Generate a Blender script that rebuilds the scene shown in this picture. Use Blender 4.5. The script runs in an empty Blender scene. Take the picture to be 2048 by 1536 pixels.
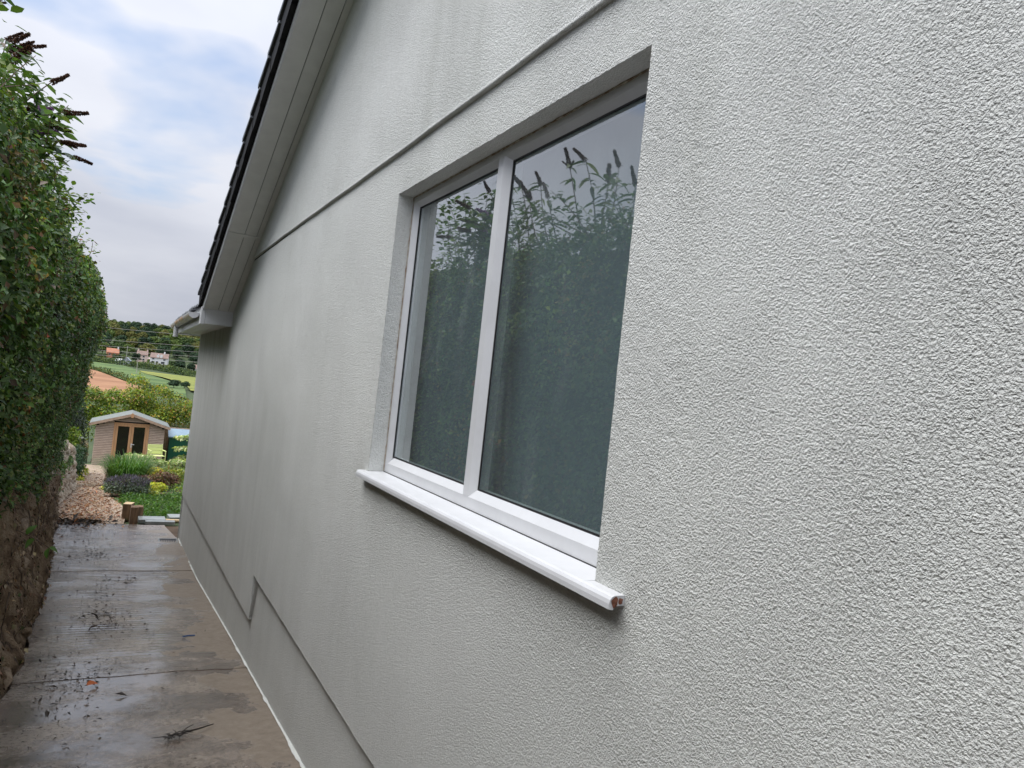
import bpy, math, random
import numpy as np
from mathutils import Vector, Matrix
R = math.radians
random.seed(7); rng = np.random.default_rng(11)
S = bpy.context.scene; COL = S.collection

# ------------------------------------------------------------------ camera
cam = bpy.data.cameras.new('camera'); co = bpy.data.objects.new('camera', cam); COL.objects.link(co); S.camera = co
cam.sensor_width = 36.0; cam.lens = 26.02; cam.clip_start = 0.05; cam.clip_end = 8000
YAW, PITCH, ROLL = R(27.5), R(0.98), R(6.2)
fw = Vector((math.sin(YAW)*math.cos(PITCH), math.cos(YAW)*math.cos(PITCH), math.sin(PITCH)))
r0 = Vector((math.cos(YAW), -math.sin(YAW), 0)); u0 = r0.cross(fw)
rt = math.cos(ROLL)*r0 + math.sin(ROLL)*u0; up = -math.sin(ROLL)*r0 + math.cos(ROLL)*u0
M = Matrix((rt, up, -fw)).transposed().to_4x4(); M.translation = Vector((-1.05, 0, 0)); co.matrix_world = M

# ------------------------------------------------------------------ sky, sun, exposure
SUN_EL, SUN_AZ = R(67), R(274)            # azimuth clockwise from +Y
w = bpy.data.worlds.new('World'); S.world = w; w.use_nodes = True
nt = w.node_tree; nt.nodes.clear(); N = nt.nodes.new; LK = nt.links.new
out = N('ShaderNodeOutputWorld'); bg = N('ShaderNodeBackground'); bg.inputs['Strength'].default_value = 0.12
LK(bg.outputs[0], out.inputs[0])
sky = N('ShaderNodeTexSky'); sky.sky_type = 'NISHITA'; sky.sun_disc = False
sky.sun_elevation = SUN_EL; sky.sun_rotation = SUN_AZ; sky.air_density = 1.0; sky.dust_density = 0.6; sky.ozone_density = 2.5
tc = N('ShaderNodeTexCoord'); sep = N('ShaderNodeSeparateXYZ'); LK(tc.outputs['Generated'], sep.inputs[0])
mz = N('ShaderNodeMath'); mz.operation = 'MAXIMUM'; LK(sep.outputs['Z'], mz.inputs[0]); mz.inputs[1].default_value = 0.0
az = N('ShaderNodeMath'); az.operation = 'ADD'; LK(mz.outputs[0], az.inputs[0]); az.inputs[1].default_value = 0.16
vd = N('ShaderNodeVectorMath'); vd.operation = 'DIVIDE'; LK(tc.outputs['Generated'], vd.inputs[0])
cz = N('ShaderNodeCombineXYZ'); [LK(az.outputs[0], cz.inputs[i]) for i in range(3)]; LK(cz.outputs[0], vd.inputs[1])
mp = N('ShaderNodeMapping'); LK(vd.outputs[0], mp.inputs[0]); mp.inputs['Location'].default_value = (2.7, 9.0, 0.0); mp.inputs['Scale'].default_value = (1, 1, 0.0)
n1 = N('ShaderNodeTexNoise'); n1.inputs['Scale'].default_value = 1.25; n1.inputs['Detail'].default_value = 5; n1.inputs['Roughness'].default_value = 0.48; n1.inputs['Distortion'].default_value = 0.15
LK(mp.outputs[0], n1.inputs['Vector'])
rp = N('ShaderNodeValToRGB'); rp.color_ramp.elements[0].position = 0.32; rp.color_ramp.elements[1].position = 0.47
hb = N('ShaderNodeMath'); hb.operation = 'MULTIPLY_ADD'; LK(mz.outputs[0], hb.inputs[0]); hb.inputs[1].default_value = -0.75; hb.inputs[2].default_value = 0.26   # clouds close up towards the horizon
hc = N('ShaderNodeMath'); hc.operation = 'MAXIMUM'; LK(hb.outputs[0], hc.inputs[0]); hc.inputs[1].default_value = -0.02
hd = N('ShaderNodeMath'); hd.operation = 'ADD'; LK(n1.outputs['Fac'], hd.inputs[0]); LK(hc.outputs[0], hd.inputs[1])
LK(hd.outputs[0], rp.inputs[0])
n2 = N('ShaderNodeTexNoise'); n2.inputs['Scale'].default_value = 1.1; n2.inputs['Detail'].default_value = 5; LK(mp.outputs[0], n2.inputs['Vector'])
rc = N('ShaderNodeValToRGB'); e = rc.color_ramp.elements
e[0].position = 0.3; e[0].color = (1.62, 1.71, 1.97, 1); e[1].position = 0.68; e[1].color = (2.12, 2.18, 2.38, 1)
LK(n2.outputs['Fac'], rc.inputs[0])
mx = N('ShaderNodeMix'); mx.data_type = 'RGBA'; LK(rp.outputs[0], mx.inputs[0]); dm = N('ShaderNodeVectorMath'); dm.operation = 'SCALE'; dm.inputs['Scale'].default_value = .42; LK(sky.outputs[0], dm.inputs[0]); LK(dm.outputs[0], mx.inputs[6]); LK(rc.outputs[0], mx.inputs[7])
# overcast luminance: brighter overhead than at the horizon (CIE overcast, softened)
gz_ = N('ShaderNodeMath'); gz_.operation = 'MULTIPLY_ADD'; LK(mz.outputs[0], gz_.inputs[0]); gz_.inputs[1].default_value = 1.5; gz_.inputs[2].default_value = 0.82
gs_ = N('ShaderNodeVectorMath'); gs_.operation = 'SCALE'; LK(mx.outputs[2], gs_.inputs[0]); LK(gz_.outputs[0], gs_.inputs['Scale']); LK(gs_.outputs[0], bg.inputs[0])
sl = bpy.data.lights.new('sun', 'SUN'); sl.energy = 1.45; sl.angle = R(60); sl.color = (1.0, 0.98, 0.95)
so = bpy.data.objects.new('sun', sl); COL.objects.link(so)
sd = Vector((math.sin(SUN_AZ)*math.cos(SUN_EL), math.cos(SUN_AZ)*math.cos(SUN_EL), math.sin(SUN_EL)))
so.rotation_euler = sd.to_track_quat('Z', 'Y').to_euler()
vs = S.view_settings; vs.view_transform = 'Standard'; vs.look = 'None'; vs.gamma = 1; vs.exposure = 1.5
try: vs.use_curve_mapping = False
except Exception: pass
S.cycles.max_bounces = 6; S.cycles.diffuse_bounces = 3; S.cycles.transparent_max_bounces = 12

# ------------------------------------------------------------------ helpers
def link(o, parent=None):
    COL.objects.link(o)
    if parent is not None: o.parent = parent
    return o
def mk(name, v, f, mat, parent=None, smooth=False):
    me = bpy.data.meshes.new(name); me.from_pydata([tuple(map(float, p)) for p in v], [], f); me.materials.append(mat)
    if smooth: me.polygons.foreach_set('use_smooth', [True]*len(me.polygons))
    me.update(); return link(bpy.data.objects.new(name, me), parent)
def fast(name, V, F, mat, parent=None, col=None, smooth=False):
    V = np.asarray(V, np.float32); F = np.asarray(F, np.int32); k = F.shape[1]
    me = bpy.data.meshes.new(name); me.vertices.add(len(V)); me.vertices.foreach_set('co', V.ravel())
    me.loops.add(F.size); me.loops.foreach_set('vertex_index', F.ravel())
    me.polygons.add(len(F)); me.polygons.foreach_set('loop_start', np.arange(0, F.size, k, dtype=np.int32))
    if smooth: me.polygons.foreach_set('use_smooth', np.ones(len(F), bool))
    if col is not None:
        a = me.color_attributes.new('Col', 'FLOAT_COLOR', 'POINT')
        a.data.foreach_set('color', np.hstack([col, np.ones((len(col), 1))]).astype(np.float32).ravel())
    me.materials.append(mat); me.update(calc_edges=True); me.validate()
    return link(bpy.data.objects.new(name, me), parent)
def tag(o, label=None, cat=None, group=None, kind=None):
    if label: o['label'] = label
    if cat: o['category'] = cat
    if group: o['group'] = group
    if kind: o['kind'] = kind
    return o
def empty(name, loc, rz=0):
    o = bpy.data.objects.new(name, None); o.location = loc; o.rotation_euler = (0, 0, rz); o.empty_display_size = .1
    return link(o)
def bevel(o, wd, seg=2):
    m = o.modifiers.new('bevel', 'BEVEL'); m.width = wd; m.segments = seg; m.limit_method = 'ANGLE'; return o
class MB:
    def __init__(s): s.v = []; s.f = []
    def add(s, v, f):
        n = len(s.v); s.v += [tuple(p) for p in v]; s.f += [tuple(i+n for i in q) for q in f]; return s
    def box(s, x0, x1, y0, y1, z0, z1, m=None):
        v = [Vector(p) for p in ((x0,y0,z0),(x1,y0,z0),(x1,y1,z0),(x0,y1,z0),(x0,y0,z1),(x1,y0,z1),(x1,y1,z1),(x0,y1,z1))]
        if m is not None: v = [m @ p for p in v]
        return s.add(v, [(0,3,2,1),(4,5,6,7),(0,1,5,4),(1,2,6,5),(2,3,7,6),(3,0,4,7)])
    def prism(s, prof, place, a, b):
        """closed profile [(p,q)..]; place(p,q,t) -> point; extruded t from a to b"""
        n = len(prof); v = [place(p, q, a) for p, q in prof] + [place(p, q, b) for p, q in prof]
        f = [tuple(range(n)), tuple(range(2*n-1, n-1, -1))] + [(i, n+i, n+(i+1) % n, (i+1) % n) for i in range(n)]
        return s.add(v, f)
    def tube(s, pts, r, n=6, cap=True):
        pts = [Vector(p) for p in pts]; rs = r if isinstance(r, (list, tuple)) else [r]*len(pts); v = []; f = []
        for i, p in enumerate(pts):
            d = (pts[min(i+1, len(pts)-1)] - pts[max(i-1, 0)]).normalized()
            a = d.orthogonal().normalized() if abs(d.z) > .95 else d.cross(Vector((0,0,1))).normalized(); b = d.cross(a)
            v += [p + (a*math.cos(t)+b*math.sin(t))*rs[i] for t in [2*math.pi*k/n for k in range(n)]]
        for i in range(len(pts)-1):
            for k in range(n): f.append((i*n+k, i*n+(k+1) % n, (i+1)*n+(k+1) % n, (i+1)*n+k))
        if cap: f += [tuple(range(n))[::-1], tuple(range((len(pts)-1)*n, len(pts)*n))]
        return s.add(v, f)
    def build(s, name, mat, parent=None, smooth=False): return mk(name, s.v, s.f, mat, parent, smooth)
def vnoise(P, seed=0):
    """cheap smooth value noise, P (n,3) -> 0..1"""
    P = np.asarray(P, float); I = np.floor(P).astype(np.int64); Fr = P - I; Fr = Fr*Fr*(3-2*Fr); o = np.zeros(len(P))
    for dx in (0,1):
        for dy in (0,1):
            for dz in (0,1):
                h = ((I[:,0]+dx)*73856093) ^ ((I[:,1]+dy)*19349663) ^ ((I[:,2]+dz)*83492791) ^ (seed*2654435)
                h = (h ^ (h >> 13))*1274126177 & 0x7fffffff; h = (h ^ (h >> 16)) & 0xffff
                o += h/65535.*(Fr[:,0] if dx else 1-Fr[:,0])*(Fr[:,1] if dy else 1-Fr[:,1])*(Fr[:,2] if dz else 1-Fr[:,2])
    return o

# ------------------------------------------------------------------ materials
def newmat(name):
    m = bpy.data.materials.new(name); m.use_nodes = True; t = m.node_tree
    return m, t, t.nodes['Principled BSDF'], t.nodes.new, t.links.new
def noise(N, L, vec, scale, detail=3, rough=.5, dist=0):
    n = N('ShaderNodeTexNoise'); n.inputs['Scale'].default_value = scale; n.inputs['Detail'].default_value = detail
    n.inputs['Roughness'].default_value = rough; n.inputs['Distortion'].default_value = dist
    if vec is not None: L(vec, n.inputs['Vector'])
    return n.outputs['Fac']
def ramp(N, L, fac, stops):
    r = N('ShaderNodeValToRGB'); el = r.color_ramp.elements
    while len(el) < len(stops): el.new(.5)
    for e_, (p, c) in zip(el, stops): e_.position = p; e_.color = (c if len(c) == 4 else (*c, 1)) if isinstance(c, (tuple, list)) else (c, c, c, 1)
    L(fac, r.inputs[0]); return r.outputs[0]
def mixc(N, L, fac, a, b, mode='MIX'):
    m = N('ShaderNodeMix'); m.data_type = 'RGBA'; m.blend_type = mode
    for s_, val in ((0, fac), (6, a), (7, b)):
        if isinstance(val, (int, float)): m.inputs[s_].default_value = val if s_ == 0 else (val, val, val, 1)
        elif isinstance(val, tuple): m.inputs[s_].default_value = (*val, 1)
        else: L(val, m.inputs[s_])
    return m.outputs[2]
def math_(N, L, op, a, b=None, clamp=False):
    m = N('ShaderNodeMath'); m.operation = op; m.use_clamp = clamp
    for i, val in enumerate((a, b)):
        if val is None: continue
        if isinstance(val, (int, float)): m.inputs[i].default_value = val
        else: L(val, m.inputs[i])
    return m.outputs[0]
def objvec(N, L, scale=(1,1,1), world=False):
    t = N('ShaderNodeNewGeometry').outputs['Position'] if world else N('ShaderNodeTexCoord').outputs['Object']
    mp_ = N('ShaderNodeMapping'); mp_.inputs['Scale'].default_value = scale; L(t, mp_.inputs[0]); return mp_.outputs[0]
def bump(N, L, b, h, strength, dist, prev=None):
    bn = N('ShaderNodeBump'); bn.inputs['Strength'].default_value = strength; bn.inputs['Distance'].default_value = dist
    L(h, bn.inputs['Height'])
    if prev is not None: L(prev, bn.inputs['Normal'])
    if b is not None: L(bn.outputs[0], b.inputs['Normal'])
    return bn.outputs[0]
def plain(name, c1, c2=None, scale=4, rough=.6, bumps=None, spec=.4, world=True, vscale=(1,1,1), detail=4, metallic=0):
    m, t, b, N, L = newmat(name); vec = objvec(N, L, vscale, world)
    b.inputs['Roughness'].default_value = rough; b.inputs['Specular IOR Level'].default_value = spec; b.inputs['Metallic'].default_value = metallic
    if c2 is None: b.inputs['Base Color'].default_value = (*c1, 1)
    else: L(ramp(N, L, noise(N, L, vec, scale, detail, .6), [(.35, c1), (.65, c2)]), b.inputs['Base Color'])
    if bumps: bump(N, L, b, noise(N, L, vec, bumps[0], 4, .6), bumps[1], bumps[2])
    return m
def leafmat(name, rough=.5, transl=.3, spec=.4):
    m, t, b, N, L = newmat(name); a = N('ShaderNodeAttribute'); a.attribute_name = 'Col'
    L(a.outputs['Color'], b.inputs['Base Color']); b.inputs['Roughness'].default_value = rough; b.inputs['Specular IOR Level'].default_value = spec
    tr = N('ShaderNodeBsdfTranslucent'); L(mixc(N, L, 1.0, a.outputs['Color'], (1.25, 1.3, .6), 'MULTIPLY'), tr.inputs[0])
    mx_ = N('ShaderNodeMixShader'); mx_.inputs[0].default_value = transl; L(b.outputs[0], mx_.inputs[1]); L(tr.outputs[0], mx_.inputs[2])
    L(mx_.outputs[0], t.nodes['Material Output'].inputs[0]); return m

def render_mat(name='roughcast_render', grain=1.0, stain=1.0):
    m, t, b, N, L = newmat(name); v = objvec(N, L, world=True)
    b.inputs['Roughness'].default_value = .75; b.inputs['Specular IOR Level'].default_value = .35
    base = ramp(N, L, noise(N, L, v, .9, 4), [(.3, (.70, .715, .685)), (.7, (.76, .772, .748))])
    # vertical run stains with a shape of their own
    vs_ = objvec(N, L, (1, 2.4, .22), True)
    st = ramp(N, L, noise(N, L, vs_, 1.6, 6, .62), [(.50, 0.), (.74, 1.)])
    st2 = ramp(N, L, noise(N, L, v, .55, 3), [(.42, 0.), (.62, 1.)])
    f = math_(N, L, 'MULTIPLY', math_(N, L, 'MULTIPLY', st, st2), .24*stain)
    c = mixc(N, L, f, base, (.40, .42, .365))
    sp_ = N('ShaderNodeSeparateXYZ'); L(v, sp_.inputs[0])
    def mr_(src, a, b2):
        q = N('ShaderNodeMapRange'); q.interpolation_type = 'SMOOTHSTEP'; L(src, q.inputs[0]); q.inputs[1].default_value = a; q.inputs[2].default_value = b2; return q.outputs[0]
    vs2 = objvec(N, L, (1, 2.2, .42), True)
    st3 = ramp(N, L, noise(N, L, vs2, 1.25, 5, .6), [(.47, 0.), (.66, 1.)])          # rain-wash soiling low on the far wall
    lo = math_(N, L, 'MULTIPLY', math_(N, L, 'MULTIPLY', mr_(sp_.outputs[1], 3.6, 5.5), mr_(sp_.outputs[2], .35, -.55)), math_(N, L, 'MULTIPLY', st3, .13*stain))
    c = mixc(N, L, lo, c, (.36, .365, .34))
    st4 = ramp(N, L, noise(N, L, vs2, 2.6, 4, .6), [(.40, .15), (.62, 1.)])            # green-brown streaks that also paint in the soffit's shade on the wall
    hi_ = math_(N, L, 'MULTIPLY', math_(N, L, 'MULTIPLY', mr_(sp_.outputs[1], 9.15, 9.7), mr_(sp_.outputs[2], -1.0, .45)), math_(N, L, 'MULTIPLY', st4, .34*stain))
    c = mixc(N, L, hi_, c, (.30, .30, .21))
    # fine specks of dirt and algae
    sp = ramp(N, L, noise(N, L, v, 160, 2), [(.66, 0.), (.78, 1.)])
    c = mixc(N, L, math_(N, L, 'MULTIPLY', sp, .35), c, (.42, .43, .36))
    c = mixc(N, L, math_(N, L, 'MULTIPLY', ramp(N, L, noise(N, L, v, 42, 4, .8), [(.44, 0.), (.62, 1.)]), .24), c, (.53, .54, .51))
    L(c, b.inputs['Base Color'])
    big = noise(N, L, v, 205, 2.6, .6, .3)
    mid = noise(N, L, v, 92, 2.5, .6)
    h = math_(N, L, 'ADD', math_(N, L, 'MULTIPLY', ramp(N, L, big, [(.3, 0.), (.72, 1.)]), 1.0), math_(N, L, 'MULTIPLY', ramp(N, L, mid, [(.3, 0.), (.7, 1.)]), .7))
    h = math_(N, L, 'MULTIPLY', h, ramp(N, L, noise(N, L, v, 2.3, 4, .6), [(.3, .55), (.7, 1.)]))
    bump(N, L, b, h, 1.0*grain, .0058*grain)
    return m
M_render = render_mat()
M_reveal = render_mat('reveal_render', .75, .5)
def upvc(name, c, rough=.28):
    m, t, b, N, L = newmat(name); v = objvec(N, L, world=True)
    L(ramp(N, L, noise(N, L, v, 7, 5, .65), [(.35, tuple(x*.93 for x in c)), (.6, c)]), b.inputs['Base Color'])
    b.inputs['Roughness'].default_value = rough; return m
M_upvc = upvc('white_upvc', (.64, .65, .67))
M_soffit = upvc('soffit_upvc', (.70, .71, .68), .4)
M_orangeup = plain('orange_brown_upvc', (.62, .40, .24), (.72, .55, .40), 9, .5)
M_gasket = plain('black_gasket', (.012, .012, .013), rough=.6)
M_tile = plain('slate_grey_tile', (.045, .05, .058), (.075, .08, .09), 14, .5, (60, .3, .003))
M_verge = plain('black_verge_plastic', (.004, .004, .005), (.008, .008, .009), 5, .7, spec=.2)
M_clay = plain('broken_render_core', (.22, .085, .05), (.13, .055, .035), 40, .9, (120, .6, .004))
M_wood_w = plain('weathered_cedar', (.36, .265, .205), (.56, .43, .345), 5, .8, (30, .3, .003), vscale=(1, 1, 14))
M_wood_n = plain('oiled_softwood', (.43, .23, .115), (.55, .31, .16), 5, .65, (30, .3, .003), vscale=(6, 6, .7))
M_barge = plain('pale_bargeboard_wood', (.36, .245, .175), (.48, .34, .25), 6, .75)
M_felt = plain('mineral_roof_felt', (.15, .165, .155), (.20, .22, .208), 6, .9, (200, .4, .003))
M_dark = plain('dark_interior', (.02, .018, .016), (.04, .035, .03), 3, .9)
M_sleeper_end = plain('sawn_timber_top', (.50, .36, .20), (.60, .45, .27), 9, .8, (60, .3, .003))
M_sleeper = plain('weathered_sleeper', (.10, .062, .036), (.24, .15, .085), 7, .85, (40, .5, .005), vscale=(3, 3, .5))
M_lime = plain('lime_painted_metal', (.66, .72, .30), rough=.4)
M_greenmetal = plain('dark_green_metal', (.006, .075, .042), (.008, .09, .05), 2, .4)
M_skymetal = plain('sky_painted_lid', (.17, .25, .31), (.20, .285, .35), 2, .4)  # blue-grey of the reflected sky painted into the lid's colour
M_fence = plain('brown_fence_wood', (.20, .125, .07), (.30, .19, .11), 6, .85, (40, .4, .004))
M_soil = plain('garden_soil', (.07, .045, .028), (.12, .08, .05), 5, .95, (25, .8, .03))
M_stonew = plain('pale_wall_stone', (.20, .155, .11), (.42, .36, .28), 9, .9, (28, .8, .02))
M_stoneb = plain('brown_bank_stone', (.15, .11, .075), (.32, .25, .18), 9, .9, (30, .9, .02))
M_slate = plain('grey_slate_paving', (.20, .22, .215), (.30, .32, .31), 6, .35, (40, .4, .004))
M_iron = plain('black_iron', (.015, .015, .016), rough=.5)
M_bark = plain('bark', (.09, .065, .045), (.15, .11, .075), 12, .9, (40, .6, .01))
M_wire = plain('overhead_wire', (.45, .42, .40), rough=.6)
M_leaf = leafmat('hedge_leaf', .42, .22); M_leafb = leafmat('broad_leaf', .45, .35); M_far = leafmat('far_foliage', .7, .15, .2)
M_petal = leafmat('flower', .7, .2, .2); M_dead = leafmat('litter', .6, .1)
M_core = plain('hedge_inner_twigs', (.022, .022, .012), (.05, .04, .022), 9, .95, (40, 1., .03))

def earth_mat():
    m, t, b, N, L = newmat('earth_bank'); v = objvec(N, L, world=True); vv = objvec(N, L, (1, 1.6, .55), True)
    c = ramp(N, L, noise(N, L, vv, 9, 7, .68), [(.32, (.07, .045, .028)), (.44, (.26, .175, .11)), (.56, (.43, .31, .20)), (.72, (.58, .46, .33))])
    g = ramp(N, L, noise(N, L, v, 3.2, 4), [(.58, 0.), (.72, 1.)])
    c = mixc(N, L, math_(N, L, 'MULTIPLY', g, .35), c, (.07, .075, .03))
    L(c, b.inputs['Base Color']); b.inputs['Roughness'].default_value = .85
    h = math_(N, L, 'ADD', noise(N, L, vv, 26, 7, .75), noise(N, L, v, 80, 3, .6)); bump(N, L, b, h, 1.0, .07); return m
M_earth = earth_mat()

def concrete_mat():
    m, t, b, N, L = newmat('wet_concrete'); v = objvec(N, L, world=True); s = N('ShaderNodeSeparateXYZ'); L(v, s.inputs[0])
    X, Y = s.outputs[0], s.outputs[1]
    wob = noise(N, L, v, 1.9, 5, .6)
    # drier, smoother strip trowelled beside the house wall, breaking up into patches
    edge = math_(N, L, 'ADD', X, math_(N, L, 'MULTIPLY', math_(N, L, 'SUBTRACT', wob, .5), 2.0))
    dry = ramp(N, L, edge, [(.0, 0.), (.03, 1.)]);
    r_ = [n for n in t.nodes if n.type == 'VALTORGB'][-1]
    mr = N('ShaderNodeMapRange'); L(edge, mr.inputs[0]); mr.inputs[1].default_value = -.30; mr.inputs[2].default_value = -.22
    t.nodes.remove(r_); dry = mr.outputs[0]
    big = noise(N, L, v, 2.2, 6, .65); fine = noise(N, L, v, 38, 6, .75); grit = noise(N, L, v, 170, 3, .7)
    wetc = ramp(N, L, math_(N, L, 'ADD', math_(N, L, 'MULTIPLY', big, .42), math_(N, L, 'MULTIPLY', fine, .58)),
                [(.38, (.075, .057, .044)), (.48, (.22, .178, .143)), (.60, (.43, .365, .305))])
    dryc = ramp(N, L, noise(N, L, v, 14, 7, .75), [(.3, (.19, .150, .112)), (.7, (.32, .262, .205))])
    L(mixc(N, L, dry, wetc, dryc), b.inputs['Base Color'])
    # standing water film: patches stretched across the path
    vw = objvec(N, L, (.9, 1.25, 1), True)
    wat = ramp(N, L, noise(N, L, vw, 1.7, 7, .7), [(.43, 0.), (.57, 1.)])
    far = N('ShaderNodeMapRange'); L(Y, far.inputs[0]); far.inputs[1].default_value = 5.5; far.inputs[2].default_value = 8.5
    wat = math_(N, L, 'MULTIPLY', wat, math_(N, L, 'SUBTRACT', 1.0, dry))
    soak = mixc(N, L, wat, wetc, mixc(N, L, 1.0, wetc, (.50, .44, .40), 'MULTIPLY'))      # soaked concrete is darker than damp concrete
    L(mixc(N, L, dry, soak, dryc), b.inputs['Base Color'])
    rgh = mixc(N, L, wat, ramp(N, L, fine, [(.3, .22), (.7, .42)]), .06)
    rgh = mixc(N, L, dry, rgh, .55)
    L(math_(N, L, 'MULTIPLY', math_(N, L, 'ADD', math_(N, L, 'MULTIPLY', wat, .75), .25), math_(N, L, 'SUBTRACT', 1.0, math_(N, L, 'MULTIPLY', dry, .85))), b.inputs['Coat Weight']); b.inputs['Coat Roughness'].default_value = .06; b.inputs['Coat IOR'].default_value = 1.72
    L(rgh, b.inputs['Roughness']); b.inputs['Specular IOR Level'].default_value = .75
    # tamped ridges running across the far slabs
    vr = objvec(N, L, (.25, 1, 1), True)
    wv = N('ShaderNodeTexWave'); wv.wave_type = 'BANDS'; wv.bands_direction = 'Y'; wv.inputs['Scale'].default_value = 3.4; wv.inputs['Distortion'].default_value = 3.0; wv.inputs['Detail'].default_value = 3
    L(vr, wv.inputs['Vector'])
    ridg = math_(N, L, 'MULTIPLY', math_(N, L, 'MULTIPLY', wv.outputs['Fac'], far.outputs[0]), math_(N, L, 'SUBTRACT', 1.0, dry))
    flat = math_(N, L, 'SUBTRACT', 1.0, math_(N, L, 'MULTIPLY', wat, .6))
    n_a = bump(N, L, None, ridg, .6, .009)
    h = math_(N, L, 'MULTIPLY', math_(N, L, 'ADD', fine, math_(N, L, 'MULTIPLY', grit, .6)), flat)
    bump(N, L, b, h, .9, .012, n_a); L(bump(N, L, None, h, .10, .010, n_a), b.inputs['Coat Normal']); return m
M_conc = concrete_mat()
M_gravel = plain('gravel_chips', (.24, .165, .11), (.46, .37, .28), 26, .9, (60, 1., .02))
M_grass = plain('lawn_base', (.045, .085, .022), (.075, .13, .035), 6, .9)

def glass_mat():
    m, t, b, N, L = newmat('double_glazing'); v = objvec(N, L, world=True)
    tr = N('ShaderNodeBsdfTransparent'); tr.inputs[0].default_value = (.86, .91, .90, 1)
    gl = N('ShaderNodeBsdfGlossy'); gl.inputs['Roughness'].default_value = .014; gl.inputs[0].default_value = (.93, .97, 1, 1)
    fr = N('ShaderNodeFresnel'); fr.inputs[0].default_value = 1.52
    f2 = math_(N, L, 'ADD', math_(N, L, 'MULTIPLY', fr.outputs[0], 2.5), .065, True)
    f2 = math_(N, L, 'MULTIPLY', f2, math_(N, L, 'SUBTRACT', 1.0, N('ShaderNodeNewGeometry').outputs['Backfacing']))
    mx1 = N('ShaderNodeMixShader'); L(f2, mx1.inputs[0]); L(tr.outputs[0], mx1.inputs[1]); L(gl.outputs[0], mx1.inputs[2])
    # wipe marks left in the film of dirt
    df = N('ShaderNodeBsdfDiffuse'); df.inputs[0].default_value = (.6, .64, .66, 1)
    vv = N('ShaderNodeMapping'); vv.inputs['Rotation'].default_value = (R(-38), 0, 0); vv.inputs['Scale'].default_value = (1, 4, .7); L(v, vv.inputs[0])
    k = ramp(N, L, noise(N, L, vv.outputs[0], 2.2, 5, .6, .8), [(.50, 0.), (.74, 1.)])
    k2 = ramp(N, L, noise(N, L, v, 1.7, 2), [(.45, 0.), (.65, 1.)])
    kf = math_(N, L, 'ADD', math_(N, L, 'MULTIPLY', math_(N, L, 'MULTIPLY', k, k2), .10), .045)
    mx2 = N('ShaderNodeMixShader'); L(kf, mx2.inputs[0]); L(mx1.outputs[0], mx2.inputs[1]); L(df.outputs[0], mx2.inputs[2])
    L(mx2.outputs[0], t.nodes['Material Output'].inputs[0]); return m
M_glass = glass_mat()
M_blind = plain('teal_grey_blind', (.15, .20, .232), (.165, .215, .247), 2, .8)
M_shedglass = plain('dark_shed_glass', (.012, .012, .010), rough=.08, spec=.6)

# ------------------------------------------------------------------ terrain
GY = [-14, 0, 4, 7.158, 10.1, 13.2, 15, 36, 60]; GZ = [-.7, -1.72, -2.114, -2.422, -2.73, -2.95, -3.03, -4.8, -7.5]
TY = [60, 150, 250, 330, 400, 480, 560, 620, 700, 900, 1000, 1300, 2500]; TZ = [-7.5, -18, -16.5, -13.5, -12, -9.6, -7.5, -5, 6, 25, 29, 24, -10]
def G(y): return float(np.interp(y, GY + TY[1:], GZ + TZ[1:]))
def terrain():
    ys = np.concatenate([np.arange(-14, 40, 1.), np.arange(40, 200, 8.), np.arange(200, 1000, 16.), np.arange(1000, 2500, 100.)])
    us = np.concatenate([np.linspace(-1, -.06, 24), np.linspace(-.05, .05, 28), np.linspace(.06, 1, 24)])
    V = []
    for y in ys:
        for u in us:
            x = u*(40 + max(0, y)*1.1)
            z = G(y) - .05
            if y > 60: z += (vnoise(np.array([[x/60, y/60, 0]]), 3)[0]-.5)*2.5*min(1, (y-60)/200)
            V.append((x, y, z))
    n = len(us); F = [(i*n+j, i*n+j+1, (i+1)*n+j+1, (i+1)*n+j) for i in range(len(ys)-1) for j in range(n-1)]
    o = mk('ground', V, F, M_hill, smooth=True); tag(o, 'green land falling past the garden and rising to a far hill', 'terrain', kind='structure')
def TZn(x, y):
    return G(y) - .05 + ((vnoise(np.array([[x/60, y/60, 0]]), 3)[0]-.5)*2.5*min(1, (y-60)/200) if y > 60 else 0)
M_hill = plain('hill_grass', (.035, .055, .02), (.06, .085, .03), .05, .95)
terrain()

def sheet(name, left, right, ys, mat, lift, label, nx=4, thick=0):
    V = []; F = []
    for i, y in enumerate(ys):
        a, b_ = left(y), right(y)
        for j in range(nx+1): V.append((a+(b_-a)*j/nx, y, G(y)+lift))
    for i in range(len(ys)-1):
        for j in range(nx): k = i*(nx+1)+j; F.append((k, k+1, k+nx+2, k+nx+1))
    return tag(mk(name, V, F, mat), label, name.replace('_', ' '), kind='structure')
lerp = lambda xs, ys: (lambda t: float(np.interp(t, xs, ys)))
pathL = lerp([-4, 5.2, 7.7, 10.7, 12.3, 14.9], [-1.50, -1.50, -1.53, -1.63, -1.74, -1.80])

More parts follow.
